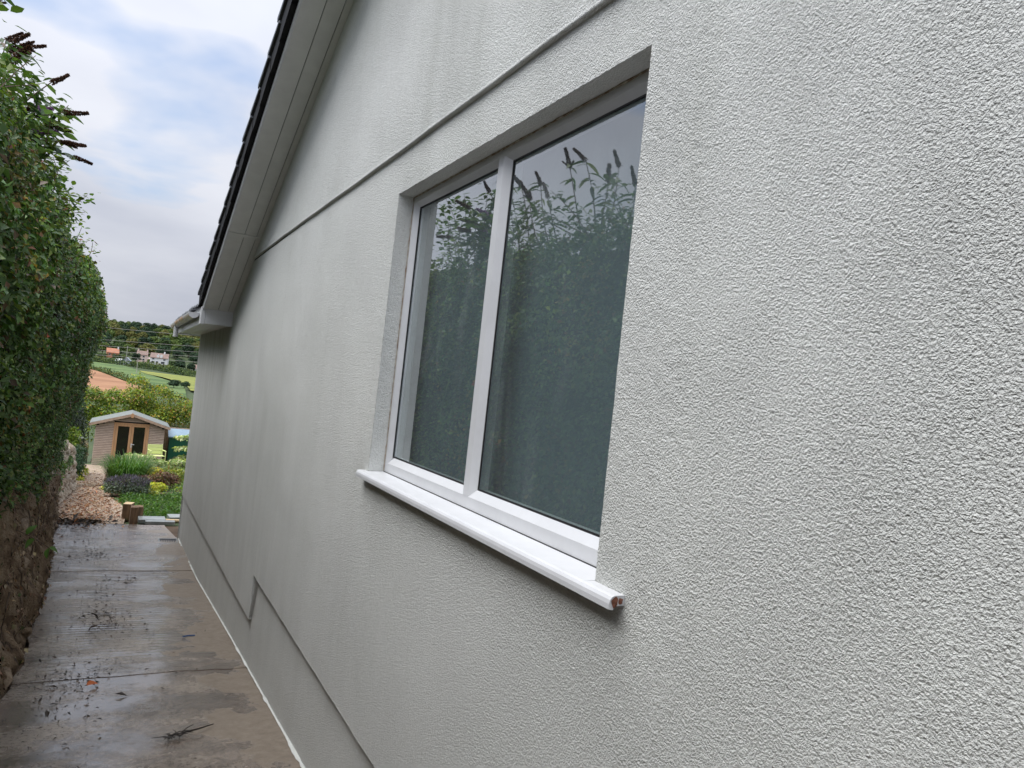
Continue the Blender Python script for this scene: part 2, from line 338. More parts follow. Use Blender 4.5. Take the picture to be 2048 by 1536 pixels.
# concrete path: slabs with open joints (parts of the path)
path = mk('concrete_path', [(-1.9, -6, G(-6)-.03), (.3, -6, G(-6)-.03), (.3, 14.9, G(14.9)-.03), (-1.9, 14.9, G(14.9)-.03)] if False else
          sum([[(-1.95, y, G(y)-.04), (.2, y, G(y)-.04)] for y in np.arange(-6, 15, .7)], []),
          [(2*i, 2*i+1, 2*i+3, 2*i+2) for i in range(len(np.arange(-6, 15, .7))-1)], M_soil)
tag(path, 'wet sloping concrete path between the house wall and the hedge bank', 'path', kind='structure')
joints = [-6, -1.2, 2.9, 5.95, 7.3, 10.66, 14.85]
for k in range(len(joints)-1):
    a, b_ = joints[k]+.0008, joints[k+1]-.0008; n = max(6, int((b_-a)/.12)); lift = [0, .003, .0, .004, .001, .006][k]
    V = []; F = []; nx = 12
    for i in range(n+1):
        y = a+(b_-a)*i/n; xl = pathL(y) + .02*math.sin(y*3.1)+.012*math.sin(y*11)
        for j in range(nx+1):
            x = xl + (0.02-xl)*j/nx
            if j == nx and k == 5 and y > 13.6: x = -.02-.10*(y-13.6)
            wy = (.007*math.sin(9*x+joints[k+(i == n)])+.005*math.sin(23*x+1+joints[k+(i == n)])) if i in (0, n) else 0
            V.append((x, y+wy, G(y)+lift+.004*math.sin(x*4+y*1.7)))
    m_ = nx+1
    for i in range(n):
        for j in range(nx): q = i*m_+j; F.append((q, q+1, q+m_+1, q+m_))
    nb = len(V); ring = [j for j in range(m_)] + [i*m_+nx for i in range(1, n+1)] + [n*m_+j for j in range(nx-1, -1, -1)] + [i*m_ for i in range(n-1, 0, -1)]
    for q in ring: V.append((V[q][0], V[q][1], V[q][2]-.10))
    for i in range(len(ring)): j = (i+1) % len(ring); F.append((ring[i], nb+i, nb+j, ring[j]))
    mk('slab', V, F, M_conc, path, smooth=False)
gl_, gr_ = lerp([14.8, 17, 22, 27, 31, 36], [-2.05, -2.1, -1.95, -2.05, -2.25, -2.3]), lerp([14.8, 16.5, 18.4, 19.6, 23.4, 26.5, 33, 36], [-.8, -.75, -.82, -1.0, -1.25, -1.3, -1.3, -1.0])
sheet('gravel_path', gl_, gr_, np.arange(14.86, 36.3, .5), M_gravel, .012, 'gravel path strewn with brown leaves leading to the wooden shed')
sheet('lawn', gr_, lambda y: 6., np.arange(15.6, 20.6, .5), M_grass, .006, 'small green lawn beyond the end of the concrete path')
sheet('flower_bed', gr_, lambda y: 6., np.arange(20.5, 34, .5), M_soil, .008, 'planted bed of dark soil in front of the shed')
M_brown = plain('ploughed_earth', (.21, .10, .048), (.34, .18, .095), .11, .95, vscale=(.35, 1, 1), detail=6)
M_crop = plain('green_crop', (.045, .09, .024), (.12, .175, .05), .12, .95, vscale=(.35, 1, 1), detail=6); M_ycrop = plain('yellowing_crop', (.12, .155, .03), (.23, .235, .045), .1, .95, vscale=(.35, 1, 1), detail=6)
def field(name, poly, mat, lift, label):
    c = np.mean(poly, 0); n = len(poly)
    V = []; F = []; K = 10
    for r_ in range(K+1):
        for i in range(n*4):
            a = np.array(poly[i//4]); b_ = np.array(poly[(i//4+1) % n]); p = a+(b_-a)*(i % 4)/4; q = c+(p-c)*r_/K
            V.append((q[0], q[1], TZn(q[0], q[1])+lift))
    m_ = n*4
    for r_ in range(K):
        for i in range(m_): F.append((r_*m_+i, r_*m_+(i+1) % m_, (r_+1)*m_+(i+1) % m_, (r_+1)*m_+i))
    return tag(mk(name, V, F, mat, smooth=True), label, 'field', kind='structure')
field('ploughed_field', [(-75, 470), (-45, 470), (-21, 462), (6, 335), (4, 270), (-70, 270)], M_brown, .7, 'bare red-brown ploughed field on the hillside below the green crop')
field('green_field', [(-24, 548), (-2, 530), (9, 492), (13, 430), (24, 380), (20, 300), (8, 325), (-18, 466), (-30, 500)], M_crop, .7, 'strip of green crop beside the ploughed field on the hillside')
field('yellow_green_field', [(6, 500), (34, 484), (60, 470), (60, 330), (24, 340), (25, 390), (13, 440)], M_ycrop, .9, 'paler yellow-green crop strip at the right of the hillside')

# ------------------------------------------------------------------ the house
house = empty('house', (0, 4, G(4))); tag(house, 'white roughcast bungalow with a window in its gable wall', 'house')
def hp(o):  # parent to the house keeping world coordinates
    o.parent = house; o.matrix_parent_inverse = Matrix.Translation((0, -4, -G(4))); return o
SOF = lambda y: .624 + .385*(9.31-y)
def wallbottom(y): return -1.546-.0203*(y-2.843) if y < 6.036 else -1.956-.0365*(y-6.036)
WY0, WY1, WZ0, WZ1 = 1.475, 3.372, -.424, .893
RIDGE = 2.4
def walltop(y):
    if y > 9.31: return .60
    if y >= RIDGE: return min(1.105, SOF(y)+.06)
    return min(1.105, SOF(2*RIDGE-y)+.06)
def colwall(name, ys, top, bot, x, mat):
    V = []; F = []
    for y in ys: V += [(x, y, bot(y)), (x, y, top(y))]
    for i in range(len(ys)-1):
        F.append((2*i, 2*i+1, 2*i+3, 2*i+2))
    return V, F
# main wall face: fine grid round the opening, columns elsewhere
wall = MB()
def cols(ys, top, bot, x=0.):
    v, f = colwall('', ys, top, bot, x, None); wall.add(v, f)
gy0, gy1, gz0, gz1 = 1.18, 3.68, -.70, walltop(2)
yy = list(np.arange(-4.9, gy0, .25))+[gy0]
cols(yy, walltop, wallbottom)
cols(list(np.linspace(gy0, gy1, 10)), lambda y: gz0, wallbottom)
cols([gy1]+list(np.arange(3.9, 6.0, .25))+[6.035], walltop, wallbottom)
cols([6.036]+list(np.arange(6.25, 9.3, .25))+[9.31], walltop, wallbottom)
cols([9.3101]+list(np.arange(9.5, 13.5, .4))+[13.5], walltop, wallbottom)
ys = sorted(set(np.round(np.concatenate([np.arange(gy0, gy1, .0125), [gy1, WY0, WY1]]), 5))); zs = sorted(set(np.round(np.concatenate([np.arange(gz0, gz1, .0125), [gz1, WZ0, WZ1]]), 5)))
idx = {}; V = []; F = []
Pn = np.array([(0, y*60, z*60) for y in ys for z in zs]); nz = vnoise(Pn, 5).reshape(len(ys), len(zs)); nz2 = vnoise(Pn*1.7+9, 6).reshape(len(ys), len(zs))
for i, y in enumerate(ys):
    for j, z in enumerate(zs):
        if WY0 < y < WY1 and WZ0 < z < WZ1: continue
        edge = min(y-gy0, gy1-y, z-gz0, gz1-z); k = min(1, max(0, edge/.03))
        dy = dz = 0
        if y in (WY0, WY1) and WZ0 <= z <= WZ1: dy = (nz2[i, j]-.5)*.0022
        if z in (WZ0, WZ1) and WY0 <= y <= WY1: dz = (nz2[i, j]-.5)*.0022
        idx[i, j] = len(V); V.append((-(nz[i, j]-.5)*.0016*k, y+dy, z+dz))
for i in range(len(ys)-1):
    for j in range(len(zs)-1):
        if WY0 <= ys[i] < WY1 and WZ0 <= zs[j] < WZ1: continue
        F.append((idx[i, j], idx[i, j+1], idx[i+1, j+1], idx[i+1, j]))
wall.add(V, F)
# far return, back faces (solid house body)
wall.add([(0, 13.5, -3.6), (7, 13.5, -3.6), (7, 13.5, .6), (0, 13.5, .6)], [(0, 1, 2, 3)])
wall.add([(0, -4.9, -2), (7, -4.9, -2), (7, -4.9, .6), (0, -4.9, .6)], [(0, 3, 2, 1)])
wall.add([(7, -4.9, -3.6), (7, 13.5, -3.6), (7, 13.5, 3.1), (7, -4.9, 3.1)], [(0, 3, 2, 1)])
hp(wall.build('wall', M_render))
# reveals of the opening
rv = MB(); XR = .16
for (a, b_) in (((WY0, WZ0), (WY0, WZ1)), ((WY1, WZ1), (WY1, WZ0)), ((WY0, WZ1), (WY1, WZ1))):
    n = 60; vv = []
    for i in range(n+1):
        t = i/n; y = a[0]+(b_[0]-a[0])*t; z = a[1]+(b_[1]-a[1])*t
        for k in range(5): vv.append((.0005+XR*k/4, y + (random.uniform(-1, 1)*.001), z + random.uniform(-1, 1)*.001))
    rv.add(vv, [(i*5+k, (i+1)*5+k, (i+1)*5+k+1, i*5+k+1) for i in range(n) for k in range(4)])
hp(rv.build('window_reveal', M_reveal, smooth=True))
# plinth, set back under the stepped bead
pl = MB(); ysP = list(np.arange(-4.9, 13.5, .3))+[13.5]
v, f = colwall('', ysP, lambda y: (wallbottom(y) if y > 6.036 else wallbottom(y))+.02, lambda y: G(y)-.25, .021, None)
v2 = []
pl.add(*colwall('', [y for y in ysP if y < 6.03]+[6.04], lambda y: wallbottom(min(y, 6.03))+.03, lambda y: G(y)-.25, .021, None))
pl.add(*colwall('', [6.04]+[y for y in ysP if y > 6.05], lambda y: wallbottom(y)+.03, lambda y: G(y)-.25, .021, None))
pl.add([(.012, 13.492, -3.6), (.012, 13.492, -2), (3, 13.492, -2), (3, 13.492, -3.6)], [(0, 1, 2, 3)])
hp(pl.build('plinth', M_render))
# plinth bead: small lip following the step
bd = MB()
def beadrun(pts, depth=.012, hgt=.010):
    for (p, q) in zip(pts[:-1], pts[1:]):
        d = Vector(q)-Vector(p); nrm = Vector((0, -d.z, d.y)).normalized()
        if nrm.z < -.2 or (abs(nrm.z) <= .2 and nrm.y > 0): nrm = -nrm
        a0, a1 = Vector(p), Vector(q)
        o_ = [(-.0008, -.001), (.02, -.001), (.02, .006), (.0008, .006)]
        bd.add([a0+Vector((x, 0, 0))+nrm*k for x, k in o_]+[a1+Vector((x, 0, 0))+nrm*k for x, k in o_], [(0,1,5,4),(1,2,6,5),(2,3,7,6),(3,0,4,7),(3,2,1,0),(4,5,6,7)])
jit = lambda: random.uniform(-.003, .003)
beadrun([(0, y, wallbottom(y)+jit()) for y in list(np.arange(-4.9, 6.0, .12))+[6.036]])
beadrun([(0, 6.0365, wallbottom(6.0)), (0, 6.0365, wallbottom(6.04))])
beadrun([(0, y, wallbottom(y)+jit()) for y in [6.037]+list(np.arange(6.15, 13.5, .15))])
hp(bd.build('drip_bead', M_render))
# gable above the bell-cast line
gb = MB(); LZ = lambda y: 1.085+.0065*(y-1.6)+.003*math.sin(y*1.3)+.0012*math.sin(y*7.1)
ytop = lambda y: (SOF(y) if y > RIDGE else SOF(2*RIDGE-y))+.06
yg = [y for y in np.arange(-3.3, 8.16, .06)]+[8.16]
prof = [(.004, -.002), (-.0165, .0), (-.0185, .003), (-.0185, .008), (-.0165, .014), (-.016, .03)]
V = []; F = []
for y in yg:
    z0 = LZ(y)
    for (x, dz) in prof: V.append((x, y, min(z0+dz, max(z0, ytop(y)))))
    V.append((-.016, y, max(ytop(y), z0+.131)))
n = len(prof)+1
for i in range(len(yg)-1):
    for k in range(n-1): F.append((i*n+k, i*n+k+1, (i+1)*n+k+1, (i+1)*n+k))
gb.add(V, F); hp(gb.build('gable_wall', M_render))
# pale slurry line where render meets the path
sl_ = MB(); V = []; F = []
yl = np.arange(.5, 13.5, .05); nn = vnoise(np.stack([yl*7, yl*0, yl*0], 1), 8); nn2 = vnoise(np.stack([yl*23, yl*0, yl*0], 1), 9)
for y, a, b_ in zip(yl, nn, nn2): z = G(y); V += [(.023, y, z+.005+.010*a*b_), (.012-.006*b_, y, z+.006+.006*a*b_), (.009-.016*a*a*b_, y, z+.0075)]
F = [(3*i+k, 3*i+k+1, 3*i+k+4, 3*i+k+3) for i in range(len(yl)-1) for k in range(2)]
sl_.add(V, F); hp(sl_.build('render_edge', M_reveal))

# window: frame with chamfered beads, mullion, panes, sill
XF, XG = .075, .098
zb = WZ0+.010
def framebar(mb, p, q, inward, wid, cham):
    """mitred bar from p to q (y,z) on the outer edge; inward = unit (y,z)"""
    p, q, iw = Vector(p), Vector(q), Vector(inward); d = (q-p).normalized()
    prof = [(0, XF), (wid-cham, XF), (wid, XF+.020), (wid, XF+.06), (0, XF+.06)]
    vs_ = []
    for end, s_ in ((p, 1), (q, -1)):
        for (k, x) in prof: c_ = end+iw*k+d*k*s_; vs_.append((x, c_.x, c_.y))
    n = 5; mb.add(vs_, [(0,1,2,3,4), (9,8,7,6,5)]+[(i, n+i, n+(i+1) % n, (i+1) % n) for i in range(n)])
fr = MB(); y0, y1, z0, z1 = WY0+.003, WY1-.003, zb, WZ1-.003
framebar(fr, (y0, z0), (y1, z0), (0, 1), .072, .030); framebar(fr, (y1, z1), (y0, z1), (0, -1), .050, .022)
framebar(fr, (y0, z1), (y0, z0), (1, 0), .046, .022); framebar(fr, (y1, z0), (y1, z1), (-1, 0), .046, .022)
frame = hp(fr.build('window_frame', M_upvc))
def sub(o, parent):
    o.parent = parent; return o
mu = MB(); my0, my1 = 2.372, 2.486; mc = (my0+my1)/2
for za, zc in ((z0+.072, z1-.050),):
    pr_ = [(my0, XF+.021), (my0+.028, XF+.002), (my1-.028, XF+.002), (my1, XF+.021), (my1, XF+.06), (my0, XF+.06)]
    pr_ = [(my0, XF+.0205), (mc-.022, XF-.001), (mc+.022, XF-.001), (my1, XF+.0205), (my1, XF+.06), (my0, XF+.06)]
    k_ = [0, -.030, -.030, 0, 0, 0]
    v = [(x, y, za+kk) for (y, x), kk in zip(pr_, k_)]+[(x, y, zc-kk*.7) for (y, x), kk in zip(pr_, k_)]; n = 6
    mu.add(v, [tuple(range(n))[::-1], tuple(range(n, 2*n))]+[(i, (i+1) % n, n+(i+1) % n, n+i) for i in range(n)])
sub(mu.build('mullion', M_upvc), frame)
gz_a, gz_b = z0+.070, z1-.048
for (a, b_) in ((y0+.044, my0+.002), (my1-.002, y1-.044)):
    p_ = MB().box(XG, XG+.004, a, b_, gz_a, gz_b).build('pane', M_glass); sub(p_, frame)
    g_ = MB()
    for bx in ((a, b_, gz_a, gz_a+.007), (a, b_, gz_b-.007, gz_b), (a, a+.008, gz_a+.007, gz_b-.007), (b_-.008, b_, gz_a+.007, gz_b-.007)):
        g_.box(XG-.004, XG-.0005, bx[0], bx[1], bx[2], bx[3])
    sub(g_.build('glazing_gasket', M_gasket), frame)
sub(MB().box(XG+.10, XG+.104, WY0-.15, WY1+.15, WZ0-.1, WZ1+.1).build('blind', M_blind), frame)
si = MB()
prs = [(XF+.03, zb-.001), (-.028, WZ0+.0045), (-.036, WZ0+.0015), (-.041, WZ0-.005), (-.043, WZ0-.014), (-.043, WZ0-.026), (-.030, WZ0-.028), (-.028, WZ0-.019), (XF+.03, WZ0-.019)]
si.prism(prs, lambda p, q, t: (p, t, q), WY0+.002, WY1-.002)
nose = [(-.001, WZ0+.0042), (-.028, WZ0+.0043), (-.036, WZ0+.0013), (-.041, WZ0-.0052), (-.0431, WZ0-.014), (-.0431, WZ0-.0262), (-.030, WZ0-.028), (-.028, WZ0-.019), (-.001, WZ0-.019)]
si.prism(nose, lambda p, q, t: (p, t, q), 1.352, WY0+.0018); si.prism(nose, lambda p, q, t: (p, t, q), WY1-.0018, 3.425)
sill = sub(si.build('sill', M_upvc), frame)
ce = MB()
def chip(c, r3):
    v = [Vector(c)+Vector((math.cos(a)*r3[0]*random.uniform(.7, 1.2), random.uniform(-1, 1)*r3[1], math.sin(a)*r3[2]*random.uniform(.7, 1.2))) for a in np.linspace(0, 6.283, 10)[:-1]]
    ce.add(v+[Vector(c)-Vector((0, r3[1]*1.4, 0))], [(k, (k+1) % 9, 9) for k in range(9)])
chip((-.027, 1.3515, WZ0-.011), (.012, .0025, .012)); chip((-.012, 1.3515, WZ0-.009), (.008, .002, .008))
sub(ce.build('broken_end', M_clay), frame)
gp = MB().box(XF-.004, XF+.02, WY0+.003, WY1-.003, zb-.0045, zb-.0005); sub(gp.build('sill_joint', M_gasket), frame)
M_seal = plain('aged_sealant', (.50, .47, .40), (.22, .15, .10), 30, .8)
se = MB()
def bead(p, q, n=70):
    pts = []
    for i in range(n+1):
        t = i/n; pts.append(Vector((XF-.001+random.uniform(-.0015, .001), p[0]+(q[0]-p[0])*t, p[1]+(q[1]-p[1])*t)))
    se.tube(pts, [random.uniform(.0022, .0045) for _ in pts], 5)
bead((WY0+.004, WZ1-.003), (WY1-.004, WZ1-.003)); bead((WY1-.004, WZ0+.012), (WY1-.004, WZ1-.006)); bead((WY0+.004, WZ0+.012), (WY0+.004, WZ1-.006))
sub(se.build('sealant', M_seal), frame)
# room behind, so the opening is closed
rm = MB().box(.25, 2.5, .8, 4.2, -1.5, 1.08); hp(rm.build('room_lining', M_dark))

# gable soffit boards under the rake (each board a part)
rk = Vector((0, -1, .385)).normalized(); rn = Vector((0, .385, 1)).normalized()   # along the rake (up), normal to it
def rake_box(x0, x1, s0, s1, n0, n1, base=Vector((0, 9.31, .624)), d=rk, nn_=rn):
    v = [base+Vector((x, 0, 0))+d*s+nn_*n_ for n_ in (n0, n1) for (x, s) in ((x0, s0), (x1, s0), (x1, s1), (x0, s1))]
    return v, [(0,3,2,1),(4,5,6,7),(0,1,5,4),(1,2,6,5),(2,3,7,6),(3,0,4,7)]
SL = 7.4
for (x0, x1) in ((-.3195, -.1725), (-.1675, -.0625), (-.0575, .004)):
    for (s0, s1) in ((.0, 1.80), (1.83, SL)):
        hp(MB().add(*rake_box(x0, x1, s0, s1, .0, .012)).build('soffit_board', M_soffit))
hp(MB().add(*rake_box(-.3195, .004, -.02, SL, .0135, .02)).build('soffit_backing', M_gasket))
hp(MB().add(*rake_box(-.315, .002, 1.79, 1.84, -.010, -.0005)).build('soffit_joint_trim', M_soffit))
bg_d = Vector((0, -1, .372)).normalized(); bg_n = Vector((0, .372, 1)).normalized(); bb = Vector((0, 9.36, .60))
o = hp(MB().add(*rake_box(-.336, -.3205, -.02, SL, -.012, .17, bb, bg_d, bg_n)).build('bargeboard', M_upvc)); bevel(o, .003)
# far side of the gable behind the camera
rk2 = Vector((0, 1, .385)).normalized(); rn2 = Vector((0, -.385, 1)).normalized(); b2 = Vector((0, 2*RIDGE-9.31, .624))
hp(MB().add(*rake_box(-.3195, .004, 0, SL-.02, 0, .012, b2, rk2, rn2)).build('soffit_board', M_soffit))
hp(MB().add(*rake_box(-.336, -.3205, -.02, SL, -.012, .17, b2, rk2, rn2)).build('bargeboard', M_upvc))
# roof slopes and the stepped dry-verge units along the edge
roof = MB()
roof.add(*rake_box(-.33, 7.2, -.1, SL, .175, .20, bb, bg_d, bg_n)); roof.add(*rake_box(-.33, 7.2, -.1, SL, .175, .20, b2, rk2, rn2))
roof_o = hp(roof.build('roof', M_tile))
tl_d = Vector((0, -1, .357)).normalized(); tl_n = Vector((0, .357, 1)).normalized(); tb = Vector((0, 9.42, .635))
gauge = .352; me_v = me_t = None
for k in range(20):
    s0 = k*gauge-.05; L_ = gauge+.035
    vb = MB()
    # verge unit: deep lower nose, thinner at its upper end
    pts = [(s0, .03), (s0+L_, .03), (s0+L_, .155), (s0+.02, .198), (s0, .190)]
    place = lambda p, q, t: tb+Vector((t, 0, 0))+tl_d*p+tl_n*q
    vb.prism(pts, place, -.372-.004*(k % 2), -.3365)
    vo = vb.build('verge_unit', M_verge); sub(vo, roof_o)
    vt = MB().prism([(s0-.015, .192), (s0+L_, .150), (s0+L_, .176), (s0-.015, .236)], place, -.392-.003*(k % 2), .25)
    to = vt.build('roof_tile', M_tile); sub(to, roof_o); bevel(to, .004, 1)
# boxed eave end, fascia, level soffit of the low wing, gutter
o = hp(MB().box(-.300, -.0005, 9.290, 9.305, .462, .640).build('box_end_panel', M_upvc))
o = hp(MB().box(-.350, -.3015, 9.286, 9.42, .452, .655).build('box_end_corner', M_upvc)); bevel(o, .006)
hp(MB().box(-.340, -.3255, 9.42, 13.85, .455, .66).build('fascia', M_upvc))
for k, (x0, x1) in enumerate(((-.324, -.246), (-.243, -.165), (-.162, -.084), (-.081, .0))):
    hp(MB().box(x0, x1, 9.306, 13.84, .474, .482).build('soffit_board', M_soffit))
hp(MB().box(-.324, 0, 9.306, 13.84, .4835, .49).build('soffit_backing', M_gasket))
hp(MB().box(-.34, 3, 13.842, 13.855, .455, .66).build('fascia', M_upvc))
gut = MB(); gx = -.405
arc = [(gx-.058*math.cos(t), .590-.058*math.sin(t)*1.05) for t in np.linspace(0, math.pi, 11)]; inn = [(gx-.054*math.cos(t), .590-.054*math.sin(t)*1.05) for t in np.linspace(math.pi, 0, 11)]
gut.prism(arc+inn, lambda p, q, t: (p, t, q), 9.62, 13.85)
gutter = hp(gut.build('gutter', M_upvc))
for yy_ in (9.60, 13.86): sub(MB().prism([(gx-.064*math.cos(t), .592-.064*math.sin(t)*1.05) for t in np.linspace(0, math.pi, 11)], lambda p, q, t: (p, t, q), yy_, yy_+.03).build('stop_end', M_upvc), gutter)
for yy_ in (10.6, 11.6, 12.6): sub(MB().prism([(gx-.0655*math.cos(t), .594-.0655*math.sin(t)*1.05) for t in np.linspace(0, math.pi, 11)]+[(gx-.0585*math.cos(t), .594-.0585*math.sin(t)*1.05) for t in np.linspace(math.pi, 0, 11)], lambda p, q, t: (p, t, q), yy_, yy_+.05).build('gutter_bracket', M_upvc), gutter)
for a, b_ in ((10.66, 11.59), (11.66, 12.59), (9.64, 10.59)):
    aa = [(gx-.0595*math.cos(t), .590-.0595*math.sin(t)*1.05) for t in np.linspace(.0, .62, 5)]; bb2 = [(gx-.0583*math.cos(t), .590-.0583*math.sin(t)*1.05) for t in np.linspace(.62, .0, 5)]
    if a > 10: sub(MB().prism(aa+bb2, lambda p, q, t: (p, t, q), a, b_).build('orange_face', M_orangeup), gutter)  # orange-brown band on the gutter's front face between brackets
sub(MB().tube([(gx-.005, 12.95, .56), (gx-.005, 12.95, .38)], .036, 12).build('outlet', M_upvc), gutter)
sub(MB().tube([(gx-.005, 12.95, .395), (gx-.005, 12.95, .372)], .040, 12).build('outlet_collar', M_upvc), gutter)
# wing roof: eave tiles peeping over the gutter
wr = MB().add([(-.36, 9.4, .645), (-.36, 13.95, .645), (3.4, 13.95, 2.05), (3.4, 9.4, 2.05)], [(0, 3, 2, 1)]); wing = hp(wr.build('wing_roof', M_tile))
tile_me = None
for i in range(15):
    for r_ in range(3):
        if tile_me is None:
            t_ = MB(); V = []
            for s_ in range(9):
                yv = -.15+.30*s_/8; hh = .030*math.exp(-((s_-6)/1.3)**2)+.008*math.exp(-((s_-1)/1.2)**2)
                V += [(0, yv, hh), (0, yv, hh-.018), (.38, yv, hh+.142)]
            t_.add(V, [(3*k, 3*k+3, 3*k+4, 3*k+1) for k in range(8)]+[(3*k, 3*k+2, 3*k+5, 3*k+3) for k in range(8)])
            o = t_.build('roof_tile', M_tile); tile_me = o.data
        else: o = link(bpy.data.objects.new('roof_tile', tile_me))
        o.location = (-.39+.34*r_+random.uniform(-.008, .008), 9.56+.30*i, .655+.127*r_+.012); sub(o, wing)
hp(MB().box(-.30, 7, 9.30, 9.36, .6, .9).build('valley_flashing', M_verge))

# ------------------------------------------------------------------ foliage helpers
def leafmesh(name, P, Nn, Ls, Ws, C, mat, parent=None, tdir=None, fold=.12, droop=.15, hexa=False):
    n = len(P); Nn = Nn/np.linalg.norm(Nn, axis=1, keepdims=True)
    T = rng.normal(size=(n, 3)) if tdir is None else tdir + rng.normal(size=(n, 3))*.25
    T -= Nn*np.sum(T*Nn, 1, keepdims=True); T /= np.linalg.norm(T, axis=1, keepdims=True)+1e-9; B = np.cross(Nn, T)
    Ls = Ls[:, None]; Ws = Ws[:, None]; tip = P+T*Ls-Nn*droop*Ls
    if hexa:
        a1, a2 = P+T*Ls*.25, P+T*Ls*.62-Nn*droop*.4*Ls; f_ = Nn*fold*Ls
        V = np.stack([P, a1+B*Ws*.42+f_, a2+B*Ws*.45+f_, tip, a2-B*Ws*.45+f_, a1-B*Ws*.42+f_, a1, a2], 1).reshape(-1, 3)
        b = (np.arange(n)*8)[:, None]; F = np.concatenate([b+np.array([q]) for q in ([0,6,1],[6,7,2],[6,2,1],[7,3,2],[0,5,6],[6,5,4],[6,4,7],[7,4,3])])
        k = 8
    else:
        m_ = P+T*Ls*.45
        V = np.stack([P, m_+B*Ws*.5+Nn*fold*Ls, tip, m_-B*Ws*.5+Nn*fold*Ls], 1).reshape(-1, 3)
        b = (np.arange(n)*4)[:, None]; F = np.concatenate([b+np.array([[0,2,1]]), b+np.array([[0,3,2]])]); k = 4
    return fast(name, V, F, mat, parent, np.repeat(C, k, 0))
def palette(n, cols, wts, jit=.25):
    cols = np.array(cols); c = cols[rng.choice(len(cols), n, p=np.array(wts)/sum(wts))]
    return np.clip(c*(1+rng.normal(size=(n, 1))*jit)*(1+rng.normal(size=(n, 3))*.06), .004, .9)
def blobcrown(name, mat, blobs, n, size, cols, wts, parent=None, shell=.55, aspect=.6, upb=.35):
    """leaf faces through a set of ellipsoids [(cx,cy,cz,rx,ry,rz)]"""
    B = np.array(blobs, float); vol = (B[:,3]*B[:,4]*B[:,5])**(2/3); ch = rng.choice(len(B), n, p=vol/vol.sum())
    D = rng.normal(size=(n, 3)); D /= np.linalg.norm(D, axis=1, keepdims=True); D[:,2] = np.where(D[:,2] < -.35, -D[:,2], D[:,2])
    r_ = shell+(1-shell)*rng.random(n)**.7+rng.normal(size=n)*.05
    P = B[ch,:3]+D*B[ch,3:]*r_[:,None]
    sz = size*(.6+.8*rng.random(n)); Nn = D+rng.normal(size=(n, 3))*.55+np.array([0, 0, upb])
    C = palette(n, cols, wts); clump_tone = vnoise(P/(size*4.5), 21)[:,None]; C = C*(.72+.6*clump_tone)  # leaf tone varies at random from clump to clump
    return leafmesh(name, P, Nn, sz, sz*aspect, C, mat, parent)

